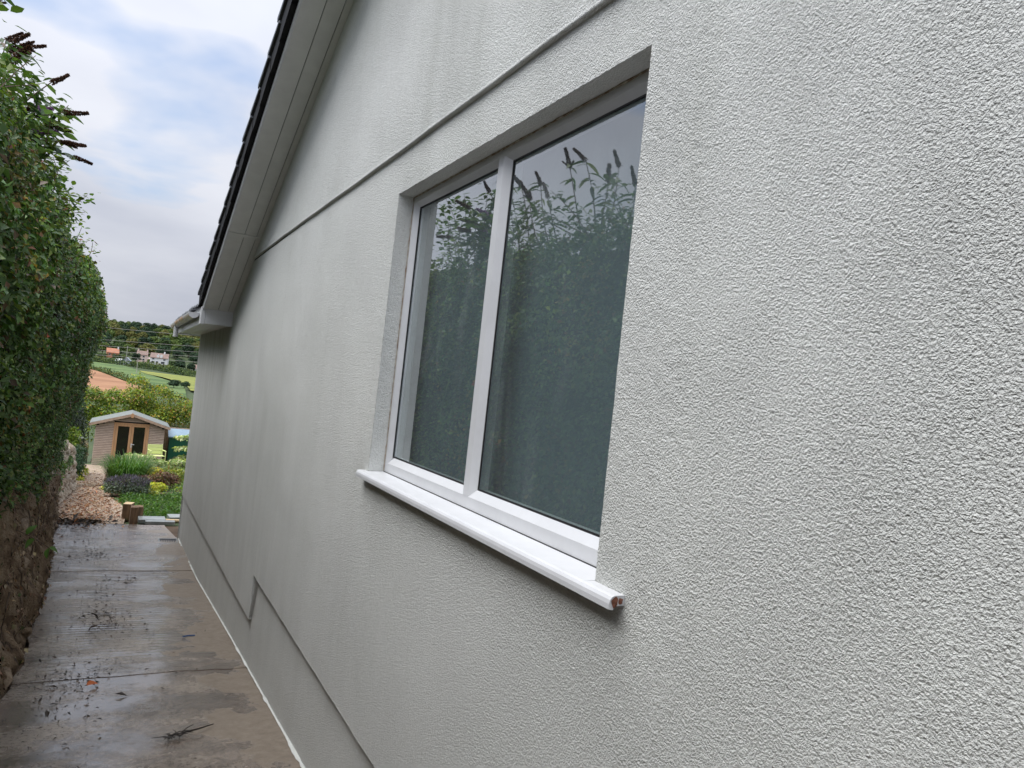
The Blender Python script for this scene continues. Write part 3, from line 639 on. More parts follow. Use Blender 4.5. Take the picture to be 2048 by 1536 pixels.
# ------------------------------------------------------------------ hedge bank on the left
zb_of = lambda y: G(y)+float(np.interp(y, [-5, 4, 7, 10, 14.5], [1.15, 1.15, 1.15, 1.02, 1.2]))
def bank():
    ysb = np.arange(-5, 15.3, .03); K = 46; V = []; ts = np.linspace(0, 1, K)
    Yg, Tg = np.meshgrid(ysb, ts, indexing='ij'); top = np.array([zb_of(y)+.15 for y in ysb])[:, None]; g0 = np.array([G(y)-.06 for y in ysb])[:, None]; xl = np.array([pathL(y) for y in ysb])[:, None]
    Z = g0+(top-g0)*Tg; X = xl-.02-.26*Tg**1.3+0*Yg
    P = np.stack([X, Yg, Z], -1).reshape(-1, 3)
    d = (vnoise(P*[3, 2.2, 2.2], 31)-.5)*.22+(vnoise(P*[8, 9, 5], 32)-.5)*.13+(vnoise(P*[20, 22, 12], 33)-.5)*.085+(vnoise(P*[30, 40, 24], 34)-.5)*.04
    fade = np.clip(Tg.reshape(-1)/.12, .25, 1); P[:,0] += d*fade-.03*fade
    F = [(i*K+k, i*K+k+1, (i+1)*K+k+1, (i+1)*K+k) for i in range(len(ysb)-1) for k in range(K-1)]
    n0 = len(P); back = np.stack([np.full(len(ysb), -4.), ysb, top[:,0]-.05], 1); P = np.vstack([P, back])
    F += [(i*K+K-1, n0+i, n0+i+1, (i+1)*K+K-1) for i in range(len(ysb)-1)]
    o = fast('earth_bank', P, np.array(F), M_earth, smooth=True); tag(o, 'rough brown earth bank with roots and stones below the hedge', 'bank')
    o_s = MB()
    for q in range(120):
        y = random.uniform(4.6, 14.8); t = random.uniform(.03, .9); x = pathL(y)-.045-.26*t**1.3+random.uniform(-.03, .02); z = G(y)+t*1.1
        s_ = random.uniform(.035, .095); V = []
        me = MB(); mt = Matrix.Translation((x, y, z)) @ Matrix.Rotation(random.random()*6, 4, 'X') @ Matrix.Rotation(random.uniform(-.4, .4), 4, 'Z')
        rock(me, mt, s_*.7, s_*1.3, s_*.7); sub_ = me.build('stone', M_stoneb if q % 2 == 0 else M_earth, o)
    # crumbs, dead leaves and moss caught on the face
    n = 9000; y = rng.uniform(4.5, 15.2, n); t = rng.random(n); x = np.array([pathL(q) for q in y])-.02-.26*t**1.3; z = np.array([G(q)-.06+(zb_of(q)+.15-G(q)+.06)*a for q, a in zip(y, t)])
    Q = np.stack([x, y, z], 1); d = (vnoise(Q*[3, 2.2, 2.2], 31)-.5)*.22+(vnoise(Q*[8, 9, 5], 32)-.5)*.13+(vnoise(Q*[20, 22, 12], 33)-.5)*.085
    Q[:,0] += d*np.clip(t/.12, .25, 1)-.02; Ls = rng.uniform(.012, .05, n)
    cr = leafmesh('crumbs', Q, np.stack([np.ones(n), np.zeros(n), np.full(n, .2)], 1)+rng.normal(size=(n, 3))*.6, Ls, Ls*rng.uniform(.25, .8, n), palette(n, [(.20, .13, .08), (.30, .21, .13), (.10, .065, .04), (.40, .31, .21), (.09, .11, .04)], [1, .8, 1, .4, .35]), M_dead, o, tdir=np.tile([0, .2, -1.], (n, 1))); cr['kind'] = 'stuff'
    # hanging roots
    for q in range(26):
        y = random.uniform(5, 14); t = random.uniform(.55, 1); x = pathL(y)-.02-.26*t**1.3+.06; z = G(y)+t*1.12; p = [(x, y, z)]
        for k in range(5): x += random.uniform(-.02, .03); y += random.uniform(-.06, .06); z -= random.uniform(.04, .11); p.append((x, y, z))
        MB().tube(p, [.007, .007, .006, .005, .004, .003], 5).build('root', M_bark, o)
    return o
def rock(mb, mt, rx, ry, rz):
    u = [(0,0,1)]+[(math.cos(a)*.85, math.sin(a)*.85, .5) for a in np.arange(6)*math.pi/3]+[(math.cos(a+.5), math.sin(a+.5), -.25) for a in np.arange(6)*math.pi/3]+[(0,0,-1)]
    v = [mt @ Vector((p[0]*rx*random.uniform(.75, 1.2), p[1]*ry*random.uniform(.75, 1.2), p[2]*rz*random.uniform(.75, 1.2))) for p in u]
    f = [(0, 1+i, 1+(i+1) % 6) for i in range(6)]+[(1+i, 7+i, 7+(i-1) % 6) for i in range(6)]+[(1+i, 1+(i+1) % 6, 7+i) for i in range(6)][:0]
    f += [(1+i, 7+i, 1+(i+1) % 6) for i in range(6)]+[(13, 7+(i+1) % 6, 7+i) for i in range(6)]
    f = [(0, 1+i, 1+(i+1) % 6) for i in range(6)]+[(1+i, 7+i, 1+(i+1) % 6) for i in range(6)]+[(1+(i+1) % 6, 7+i, 7+(i+1) % 6) for i in range(6)]+[(13, 7+(i+1) % 6, 7+i) for i in range(6)]
    mb.add(v, f)
bank_o = bank()

# ------------------------------------------------------------------ the hedge
hz_top = lerp([-5, 3, 4.5, 6, 7.5, 9, 12, 14, 15.2], [1.2, 1.2, 1.25, 1.25, 1.2, 1.2, 1.12, 1.02, .85])
def hface(y, z):
    b_ = zb_of(y); t = (z-b_)/(hz_top(y)-b_)
    near = np.interp(t, [-.1, .1, .4, .7, .88, 1.0], [-1.86, -1.76, -1.64, -1.56, -1.60, -1.78])
    far = np.interp(t, [-.1, .12, .35, .6, .75, .9, 1.0], [-1.92, -1.88, -1.78, -1.61, -1.49, -1.53, -1.72])
    k = np.clip((y-7)/4.5, 0, 1); return near*(1-k)+far*k
def hedge():
    root = empty('hedge', (-2.2, 8, zb_of(8))); off = Matrix.Translation((2.2, -8, -zb_of(8)))
    tag(root, 'tall dense dark green hedge overhanging the concrete path', 'hedge')
    # inner twiggy body
    ysb = np.arange(-5, 15.4, .12); K = 30; V = []
    for y in ysb:
        b_, t_ = zb_of(y), hz_top(y); e_ = max(0, (y-14.4)/1.0); 
        for k in range(K):
            if k < 22: z = b_-.1+(t_-.08-b_+.1)*k/21; x = hface(y, z)-.13-e_*.5
            else: z = t_-.08+.18*math.sin((k-21)/8*math.pi*.5); x = hface(y, t_)-.13-(k-21)/8*1.3-e_*.5
            V.append((x, y, z))
    P = np.array(V); P += ((vnoise(P*4, 41)-.5)*.16)[:,None]*np.array([1, .3, .4])
    F = [(i*K+k, i*K+k+1, (i+1)*K+k+1, (i+1)*K+k) for i in range(len(ysb)-1) for k in range(K-1)]
    c = fast('branches', P, np.array(F), M_core, root, smooth=True); c.matrix_parent_inverse = off
    # leaves: front face, top, and the far end
    nf = 92000
    y = np.concatenate([rng.uniform(2.5, 15.2, int(nf*.95)), rng.uniform(-4, 2.5, nf-int(nf*.95))])
    u = rng.random(nf)
    b_ = np.array([zb_of(q) for q in y]); t_ = np.array([hz_top(q) for q in y])
    z = b_-.12+(t_-b_+.12)*u**.95; x = np.array([hface(a, c_) for a, c_ in zip(y, z)])
    Q = np.stack([x, y, z], 1); lump = (vnoise(Q*[2.2, 2.2, 2.2], 42)-.5)*.28+(vnoise(Q*5.5, 43)-.5)*.22
    x = x+lump-np.abs(rng.normal(size=nf))*.055
    end = np.clip((y-14.4)/.8, 0, 1); x -= end**2*.5*rng.random(nf)
    P1 = np.stack([x, y, z], 1); N1 = np.stack([np.full(nf, .8), np.full(nf, -.15), np.full(nf, .55)], 1)+rng.normal(size=(nf, 3))*.5
    nt_ = 17000
    y = rng.uniform(2.5, 15.2, nt_); d = rng.random(nt_)*1.1; t_ = np.array([hz_top(q) for q in y]); x = np.array([hface(a, c_) for a, c_ in zip(y, t_)])-d
    z = t_+.16*np.sin(np.minimum(d/.7, 1)*1.57)+np.abs(rng.normal(size=nt_))*.07
    P2 = np.stack([x, y, z], 1); N2 = np.stack([np.full(nt_, .25), np.zeros(nt_), np.full(nt_, 1.)], 1)+rng.normal(size=(nt_, 3))*.5
    ne = 9000
    z = rng.uniform(-1.6, 1.0, ne); x = rng.uniform(-2.9, -1.45, ne); f_ = np.array([hface(15., q) for q in z]); x = np.minimum(x, f_-.03)
    P3 = np.stack([x, 15.25+rng.normal(size=ne)*.10+.1*(x+1.5), z], 1); N3 = np.stack([np.full(ne, .2), np.full(ne, .7), np.full(ne, .4)], 1)+rng.normal(size=(ne, 3))*.5
    PS = []; NS = []
    for k in range(420):          # loose shoots that break the clipped outline
        y = rng.uniform(4.0, 15.2); top_ = rng.random() < .45; z = hz_top(y)+rng.uniform(-.12, .12) if top_ else rng.uniform(zb_of(y)-.1, hz_top(y)); x = float(hface(y, min(z, hz_top(y))))-.03-(rng.random()*.5 if top_ else 0)
        d = np.array([rng.uniform(.2, 1.), rng.normal()*.5, rng.uniform(.3, 1.4) if top_ else rng.uniform(-.5, .9)]); d /= np.linalg.norm(d); L_ = rng.uniform(.08, .24); m_ = int(L_*90)
        t = rng.random(m_)[:,None]; PS.append(np.array([x, y, z])+d*t*L_+rng.normal(size=(m_, 3))*.014); NS.append(np.tile([.4, -.1, .8], (m_, 1))+rng.normal(size=(m_, 3))*.5)
    P = np.vstack([P1, P2, P3]+PS); Nn = np.vstack([N1, N2, N3]+NS); n = len(P)
    C = palette(n, [(.055, .115, .034), (.085, .16, .046), (.135, .22, .062), (.20, .265, .07), (.12, .085, .045), (.20, .115, .06)], [.30, .32, .22, .09, .05, .02])
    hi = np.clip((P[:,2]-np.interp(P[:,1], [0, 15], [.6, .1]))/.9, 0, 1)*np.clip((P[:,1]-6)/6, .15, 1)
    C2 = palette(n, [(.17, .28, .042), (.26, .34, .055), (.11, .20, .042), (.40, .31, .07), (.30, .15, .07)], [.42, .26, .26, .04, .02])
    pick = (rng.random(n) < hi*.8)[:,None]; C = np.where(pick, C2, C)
    cl = vnoise(P*3.1, 44)[:,None]; C = C*(.5+1.0*cl)
    brn = (vnoise(P*[2.3, 2.3, 2.3]+7, 45) > .70)[:,None] & (rng.random((n, 1)) < .35) & (~pick); C = np.where(brn, C*np.array([1.9, .95, .9]), C)
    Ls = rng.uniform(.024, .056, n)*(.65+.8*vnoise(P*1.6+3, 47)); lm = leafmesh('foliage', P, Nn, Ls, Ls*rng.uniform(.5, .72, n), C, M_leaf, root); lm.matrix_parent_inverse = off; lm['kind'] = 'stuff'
    # twigs poking from the face
    for k in range(46):
        y = random.uniform(4.5, 14.6); z = random.uniform(-.9, hz_top(y)+.05); x = float(hface(y, z))
        p0 = Vector((x-.12, y, z)); d = Vector((random.uniform(.3, 1), random.uniform(-.5, .5), random.uniform(-.2, .9))).normalized(); L_ = random.uniform(.12, .26)
        t = MB().tube([p0, p0+d*L_*.5+Vector((0, 0, .01)), p0+d*L_], [.004, .003, .0015], 4).build('twig', M_bark, root); t.matrix_parent_inverse = off
    return root
hedge()

# taller shrubs rising out of the hedge: broad-leaved saplings and butterfly bush
def stem_curve(p0, p1, bow, n=7):
    p0, p1 = Vector(p0), Vector(p1); return [p0.lerp(p1, t)+Vector(bow)*math.sin(t*math.pi) for t in np.linspace(0, 1, n)]
def one_leaf(L, Wd, name, mat, col, mesh_cache={}):
    key = (round(L, 3), round(Wd, 3), mat.name, col)
    if key in mesh_cache: return mesh_cache[key]
    n = 7; V = []; F = []
    for i in range(n):
        t = i/(n-1); wdt = Wd*.5*math.sin(math.pi*min(1, t*.92+.05))**.8*(1-.25*t); z = -.35*L*t*t+.03*L*math.sin(t*3)
        V += [(t*L, wdt, z+wdt*.35), (t*L, 0, z), (t*L, -wdt, z+wdt*.35)]
    for i in range(n-1): F += [(3*i, 3*i+1, 3*i+4, 3*i+3), (3*i+1, 3*i+2, 3*i+5, 3*i+4)]
    V = np.array(V); me = bpy.data.meshes.new(name); me.from_pydata(V.tolist(), [], F); me.materials.append(mat)
    a = me.color_attributes.new('Col', 'FLOAT_COLOR', 'POINT'); a.data.foreach_set('color', np.tile([*col, 1.], (len(V), 1)).astype(np.float32).ravel())
    me.polygons.foreach_set('use_smooth', [True]*len(F)); mesh_cache[key] = me; return me
def spike_mesh(L, r_, cols, seed, mat):
    n = 420; rr = np.random.default_rng(seed); t = rr.random(n); th = rr.random(n)*6.283; rad = r_*(1-t*.8)*(.55+.5*rr.random(n))
    P = np.stack([t*L, np.cos(th)*rad, np.sin(th)*rad-.10*L*t*t], 1); D = np.stack([.5+0*t, np.cos(th), np.sin(th)], 1)
    C = np.array(cols)[rr.integers(0, len(cols), n)]*(.7+.6*rr.random((n, 1)))
    o = leafmesh('flower_spike', P, D+rr.normal(size=(n, 3))*.4, np.full(n, .017), np.full(n, .012), C, mat, tdir=D)
    me = o.data; bpy.data.objects.remove(o); return me
DIRM = lambda d, rollv=0: Vector(d).to_track_quat('X', 'Z').to_matrix().to_4x4() @ Matrix.Rotation(rollv, 4, 'X')
def put(name, me, loc, d, root, off, roll_=0, s_=1):
    o = link(bpy.data.objects.new(name, me), root); o.matrix_parent_inverse = off
    o.matrix_basis = Matrix.Translation(loc) @ DIRM(d, roll_) @ Matrix.Scale(s_, 4); return o
BROWN = [(.075, .035, .022), (.11, .05, .03), (.05, .028, .02)]; PURP = [(.30, .16, .38), (.40, .24, .48), (.22, .10, .28)]
SP = [spike_mesh(.165, .019, BROWN, i, M_petal) for i in range(3)]; SPP = spike_mesh(.17, .027, PURP, 9, M_petal)
LCOL = [(.055, .105, .045), (.075, .135, .055), (.04, .08, .038), (.12, .16, .04)]
LF = [one_leaf(.13, .034, 'leaf', M_leafb, c) for c in LCOL]
def buddleia(base, stems, label, nleaf, purple=()):
    root = empty('butterfly_bush', base); off = Matrix.Translation((-base[0], -base[1], -base[2])); tag(root, label, 'shrub', 'butterfly bushes in the hedge')
    cnt = 0
    for k, (tip, bow) in enumerate(stems):
        c = stem_curve((base[0]+random.uniform(-.1, .1), base[1]+random.uniform(-.15, .15), base[2]), tip, bow, 9)
        t_ = MB().tube(c, [.011-.0009*i for i in range(9)], 5).build('stem', M_bark, root); t_.matrix_parent_inverse = off
        d = ((c[-1]-c[-3]).normalized()+Vector((random.uniform(.2, .9), random.uniform(-.7, .5), -.25))).normalized()
        put('flower_spike', SPP if k in purple else SP[k % 3], c[-1], d, root, off, random.random()*6, random.uniform(.8, 1.15))
        if k % 4 == 0:
            for s_ in (-1, 1): put('flower_spike', SP[(k+s_) % 3], c[-1]-d*.03, (d+Vector((random.uniform(-.3, .6), s_*.8, .05))).normalized(), root, off, 0, random.uniform(.45, .7))
        for q in range(nleaf):
            i = random.choice([3, 4, 5, 5, 6, 6, 7, 7, 8, 8]); p = c[i].lerp(c[i-1], random.random()); a = random.random()*6.283
            dd = Vector((math.cos(a)+.25, math.sin(a), random.uniform(-.35, .25))).normalized()
            put('leaf', random.choice(LF), p, dd, root, off, random.uniform(-.5, .5), random.uniform(.7, 1.25)); cnt += 1
buddleia((-2.25, 6.9, .9), [((-1.98, 6.85, 2.26), (-.1, 0, .05)), ((-1.78, 6.75, 2.02), (-.12, 0, .1)), ((-2.15, 7.1, 2.36), (0, .1, 0)), ((-1.70, 7.0, 1.88), (-.1, 0, .16)), ((-1.66, 6.9, 1.62), (-.1, 0, .2)), ((-2.05, 6.6, 2.12), (-.1, -.1, 0)), ((-1.83, 7.15, 1.78), (-.1, .05, .2)), ((-1.9, 6.95, 1.66), (-.05, 0, .1)), ((-1.94, 7.0, 1.84), (-.05, 0, .1)), ((-1.62, 7.25, 1.60), (-.1, 0, .2))],
         'tall butterfly bush with brown and purple flower spikes at the top left edge', 24, purple=(7, 8))
buddleia((-2.15, 5.5, .9), [((-2.0, 5.6, 2.08), (-.05, .05, 0)), ((-1.95, 5.25, 2.02), (-.05, -.1, 0)), ((-2.05, 4.9, 1.92), (0, -.15, 0)), ((-1.95, 6.0, 1.98), (0, .15, 0)), ((-2.0, 6.3, 1.93), (0, .2, 0)), ((-2.05, 4.65, 1.72), (0, -.2, .05)), ((-1.9, 5.75, 1.8), (0, .05, 0)), ((-2.1, 5.1, 1.85), (0, 0, 0))],
         'butterfly bush whose dark spikes show mirrored in the window glass', 26)
# broad-leaved saplings: airy pale green sprays above the hedge top
def sapling(base, tips, label, cols, nl, size):
    root = empty('hedge_sapling', base); off = Matrix.Translation((-base[0], -base[1], -base[2])); tag(root, label, 'shrub', 'broad-leaved saplings in the hedge')
    P = []; Nn = []
    for tip in tips:
        c = stem_curve((base[0]+random.uniform(-.15, .15), base[1]+random.uniform(-.3, .3), base[2]), tip, (random.uniform(-.1, .1), random.uniform(-.1, .1), .05), 8)
        t_ = MB().tube(c, [.008-.0008*i for i in range(8)], 4).build('stem', M_bark, root); t_.matrix_parent_inverse = off
        for q in range(nl):
            f_ = random.random()**.7; i = min(6, int(f_*7)); p = c[i].lerp(c[i+1], f_*7-i); a = random.random()*6.283; rr = random.uniform(.01, .13)
            P.append((p.x+math.cos(a)*rr, p.y+math.sin(a)*rr, p.z+random.uniform(-.03, .05))); Nn.append((random.gauss(.15, .35), random.gauss(0, .35), 1))
    n = len(P); Ls = rng.uniform(.7, 1.3, n)*size; C = palette(n, cols, [1]*len(cols), .2)
    lm = leafmesh('foliage', np.array(P), np.array(Nn), Ls, Ls*.62, C, M_leafb, root, hexa=True, fold=.06); lm.matrix_parent_inverse = off; lm['kind'] = 'stuff'
GRN = [(.085, .15, .028), (.12, .19, .03), (.06, .115, .026), (.15, .20, .045)]
sapling((-1.95, 8.0, 1.0), [(-1.62+random.uniform(-.2, .08), y, z) for y, z in ((7.2, 1.55), (7.5, 1.62), (7.8, 1.5), (8.2, 1.48), (8.5, 1.56), (8.9, 1.42), (7.35, 1.35), (8.0, 1.36), (9.3, 1.40))], 'pale green broad-leaved sapling spreading under the butterfly bush', GRN, 46, .062)
sapling((-2.1, 8.0, 1.1), [(-2.0+random.uniform(-.25, .15), y, z) for y, z in ((7.0, 2.20), (7.4, 2.26), (7.8, 2.22), (8.2, 2.28), (8.6, 2.24), (8.9, 2.1), (7.1, 1.9), (7.7, 1.95), (8.3, 2.0), (9.1, 1.85), (9.4, 1.6))], 'tall leafy sapling behind the hedge, seen mirrored in the left window pane', [(.05, .10, .025), (.075, .13, .03), (.04, .08, .022)], 55, .075)
sapling((-1.9, 10.4, .8), [(-1.62+random.uniform(-.1, .05), y, z) for y, z in ((9.6, 1.36), (10.1, 1.3), (10.5, 1.33), (11.0, 1.25), (11.5, 1.2), (12.2, 1.12))], 'low pale sapling with reddish leaves along the far hedge top', GRN+[(.22, .10, .035)], 34, .05)
sapling((-2.1, 4.6, 1.0), [(-1.9+random.uniform(-.2, .2), y, z) for y, z in ((3.8, 1.5), (4.2, 1.62), (4.6, 1.66), (5.0, 1.7), (5.4, 1.75), (5.8, 1.7), (6.2, 1.78), (6.5, 1.7), (3.3, 1.45))], 'leafy sapling in the hedge top mirrored low in the right window pane', [(.05, .10, .025), (.075, .13, .03), (.04, .08, .022)], 48, .06)
sapling((-2.0, 6.9, 1.0), [(random.uniform(-2.05, -1.66), y, z) for y, z in ((6.6, 1.5), (6.7, 1.75), (6.8, 1.95), (6.9, 2.1), (7.0, 1.6), (7.1, 1.85), (7.2, 2.0), (7.0, 1.45), (6.75, 1.6))], 'grey-green large-leaved shoots around the purple flower spikes', [(.10, .17, .06), (.075, .135, .05), (.15, .22, .06)], 62, .095)
# trailing bramble shoot with two green leaves in front of the bank
br = empty('bramble_shoot', (-1.62, 6.3, -1.35)); tag(br, 'thin bramble shoot with a few green leaves hanging across the bank', 'plant'); boff = Matrix.Translation((1.62, -6.3, 1.35))
c = stem_curve((-1.75, 6.1, -1.25), (-1.42, 6.55, -1.52), (0, 0, .03), 8); t_ = MB().tube(c, .003, 4).build('stem', M_bark, br); t_.matrix_parent_inverse = boff
BL = one_leaf(.085, .055, 'leaf', M_leafb, (.10, .20, .05))
for i, d in ((4, (.3, .1, .5)), (5, (-.5, .2, -.5)), (7, (.6, .3, -.25)), (7, (-.2, -.6, -.4))): put('leaf', BL, c[i], d, br, boff, .6, 1.0)

# ------------------------------------------------------------------ pale stone garden wall beyond the bank
sw = empty('garden_wall', (-2.1, 18.5, G(18.5))); tag(sw, 'pale rough stone garden wall beside the gravel path', 'wall'); soff_ = Matrix.Translation((2.1, -18.5, -G(18.5)))
swx = lerp([14.6, 17, 22, 23], [-1.92, -2.02, -1.92, -2.0]); swt = lerp([14.6, 17, 19, 22, 23], [-1.80, -1.95, -2.15, -2.75, -3.0])
o = MB(); V = []
for y in np.arange(14.6, 23.1, .2): V += [(swx(y)-.05, y, G(y)-.2), (swx(y)-.16, y, swt(y)-.08), (-3.2, y, swt(y)-.02)]
o.add(V, [(3*i+k, 3*i+k+1, 3*i+k+4, 3*i+k+3) for i in range(len(V)//3-1) for k in range(2)]); q = o.build('core', M_earth, sw); q.matrix_parent_inverse = soff_
y = 14.6
while y < 22.9:
    wd = random.uniform(.2, .42); z = G(y)
    while z < swt(y):
        h = random.uniform(.10, .24); t = (z-G(y))/(swt(y)-G(y)); mb = MB()
        rock(mb, Matrix.Translation((swx(y)-.06-.10*t+random.uniform(-.03, .03), y+random.uniform(-.06, .06)+wd/2, z+h/2)) @ Matrix.Rotation(random.uniform(-.3, .3), 4, 'X') @ Matrix.Rotation(random.uniform(-.3, .3), 4, 'Z'), .13, wd*.62, h*.66)
        q = mb.build('stone', M_stonew if random.random() < .8 else M_stoneb, sw); q.matrix_parent_inverse = soff_; bevel(q, .015, 1); z += h*.95
    y += wd*.85

# ------------------------------------------------------------------ drain, debris on the path
dg = empty('drain_grate', (-.15, 13.2, G(13.2))); tag(dg, 'small black slotted drain grate set in the path by the house corner', 'drain')
doff = Matrix.Translation((.15, -13.2, -G(13.2))); zg = G(13.2)+.016
q = MB().box(-.29, -.02, 13.06, 13.34, zg-.03, zg-.012).build('pan', M_iron, dg); q.matrix_parent_inverse = doff
for bx in ((-.30, -.28, 13.05, 13.35), (-.03, -.01, 13.05, 13.35), (-.28, -.03, 13.05, 13.07), (-.28, -.03, 13.33, 13.35)):
    q = MB().box(*bx, zg-.03, zg).build('rim', M_slate, dg); q.matrix_parent_inverse = doff
for k in range(7): q = MB().box(-.272+k*.034, -.256+k*.034, 13.071, 13.329, zg-.012, zg-.002).build('bar', M_iron, dg); q.matrix_parent_inverse = doff
def litter(n, spots, size, cols, name, label, lift=.008, cat='leaves'):
    P = []
    for (cx, cy, sx, sy, k) in spots:
        m_ = int(n*k); x = rng.normal(size=m_)*sx+cx; y = rng.normal(size=m_)*sy+cy; P.append(np.stack([x, y], 1))
    P = np.vstack(P); ok = (P[:,0] < -.03) & (P[:,0] > np.interp(P[:,1], [5, 8, 11, 12.3, 15, 17, 22, 27, 36], [-1.5, -1.53, -1.63, -1.74, -1.85, -2.0, -1.9, -2.0, -2.2])) & (P[:,1] > 1.5); P = P[ok]; m_ = len(P)
    Z = np.array([G(q) for q in P[:,1]])+lift+rng.random(m_)*.012; Nn = np.stack([rng.normal(size=m_)*.45, rng.normal(size=m_)*.45, np.ones(m_)], 1)
    Ls = np.exp(rng.normal(size=m_)*.45)*size; o = leafmesh(name, np.column_stack([P, Z]), Nn, Ls, Ls*rng.uniform(.12, .5, m_), palette(m_, cols, [1]*len(cols), .3), M_dead, droop=.1)
    return tag(o, label, cat, kind='stuff')
DK = [(.018, .012, .008), (.03, .02, .013), (.05, .03, .018)]
litter(1900, [(-1.05, 9.2, .12, .9, .12), (-1.0, 8.0, .10, .25, .10), (-.92, 7.6, .09, .2, .06), (-1.2, 11.8, .16, .25, .14), (-1.3, 12.9, .2, .9, .14), (-1.15, 5.9, .12, .25, .10), (-1.25, 5.3, .18, .5, .08), (-.95, 6.9, .3, .8, .08), (-1.45, 9, .1, 3.5, .14), (-.8, 10.0, .1, .15, .05), (-1.5, 14.2, .2, .4, .2)], .019, DK, 'dark_leaf_litter', 'scraps of dark wet leaves and twigs scattered over the concrete path')
litter(5200, [(-1.5, 15.6, .35, .5, .16), (-1.45, 17.5, .4, 1.3, .3), (-1.4, 20.5, .35, 1.8, .3), (-1.6, 25, .35, 3.5, .24)], .042, [(.28, .12, .055), (.36, .17, .08), (.18, .085, .042), (.44, .28, .16), (.11, .055, .03)], 'brown_leaf_litter', 'drifts of dry brown leaves lying on the gravel path', .018)
litter(500, [(-1.55, 15.0, .25, .18, 1.)], .07, DK, 'muddy_leaf_drift', 'dark mud and leaves at the end of the concrete slab', .01)
fl = one_leaf(.085, .06, 'fallen_leaf', M_dead, (.42, .10, .02)); o = link(bpy.data.objects.new('fallen_leaf', fl)); o.location = (-1.06, 5.72, G(5.72)+.022); o.rotation_euler = (.2, -.1, .6); tag(o, 'single orange fallen leaf lying on the wet path', 'leaf')
tw = MB()
for k in range(16):
    a = random.random()*6.283; L_ = random.uniform(.04, .13); p = Vector((-.58+random.uniform(-.03, .03), 4.62+random.uniform(-.03, .03), 0)); p.z = G(p.y)+.012
    e_ = p+Vector((math.cos(a)*L_, math.sin(a)*L_*.7, random.uniform(0, .03)-.098*math.sin(a)*L_*.7)); tw.tube([p, p.lerp(e_, .5)+Vector((0, 0, .008)), e_], [.004, .003, .002], 4)
tw.tube([(-.6, 4.62, G(4.62)+.02), (-.45, 4.66, G(4.66)+.03), (-.36, 4.74, G(4.74)+.02)], [.005, .005, .003], 5)
o = tw.build('twig_clump', plain('wet_black_twig', (.012, .008, .006), rough=.4)); tag(o, 'clump of black twigs lying on the wet path nearest the camera', 'twigs')
o = MB().tube([(-.37, 6.98, G(6.98)+.012), (-.32, 7.01, G(7.01)+.012), (-.27, 7.01, G(7.01)+.012)], .006, 5).build('plastic_strip', plain('blue_plastic', (.03, .09, .25), rough=.4)); tag(o, 'short blue plastic strip on the path near the wall', 'plastic')

# ------------------------------------------------------------------ timbers, slates at the lawn edge
for (x, y, wx, wy, h, rz, lab) in ((-.645, 15.10, .125, .20, .30, .06, 'stubby timber post standing at the slab end, nearest of three'), (-.735, 15.75, .15, .24, .30, -.25, 'pale-topped timber block behind the nearest post, on the gravel side'), (-.545, 15.62, .11, .2, .26, .1, 'dark timber block behind the nearest post, on the lawn side')):
    t = empty('timber_block', (x, y, G(y)), rz); tag(t, lab, 'timber', 'timber blocks at the slab end')
    bevel(MB().box(-wx/2, wx/2, -wy/2, wy/2, -.03, h-.004).build('block', M_sleeper, t), .006); bevel(MB().box(-wx/2+.002, wx/2-.002, -wy/2+.002, wy/2-.002, h-.0038, h).build('sawn_top', M_sleeper_end if 'pale' in lab else M_sleeper, t), .002, 1)
for (x, y, wx, wy, h, rz, lab) in ((-.33, 15.35, .46, .34, .05, .02, 'flat grey slate slab beside the timber post'), (.22, 15.75, .5, .35, .06, .1, 'flat grey slate slab at the lawn edge near the house corner'), (-.2, 15.05, .5, .14, .03, .0, 'narrow grey slate strip along the concrete edge')):
    t = MB().box(-wx/2, wx/2, -wy/2, wy/2, -.03, h).build('slate_slab', M_slate); t.location = (x, y, G(y)+.02); t.rotation_euler = (0, 0, rz); bevel(t, .008); tag(t, lab, 'slate', 'slates at the lawn edge')
t = MB().box(-.32, .32, -.05, .05, 0, .035).build('plank', M_sleeper_end); t.location = (.22, 15.2, G(15.2)+.02); t.rotation_euler = (0, .04, .08); tag(t, 'short pale plank lying by the house corner', 'plank')

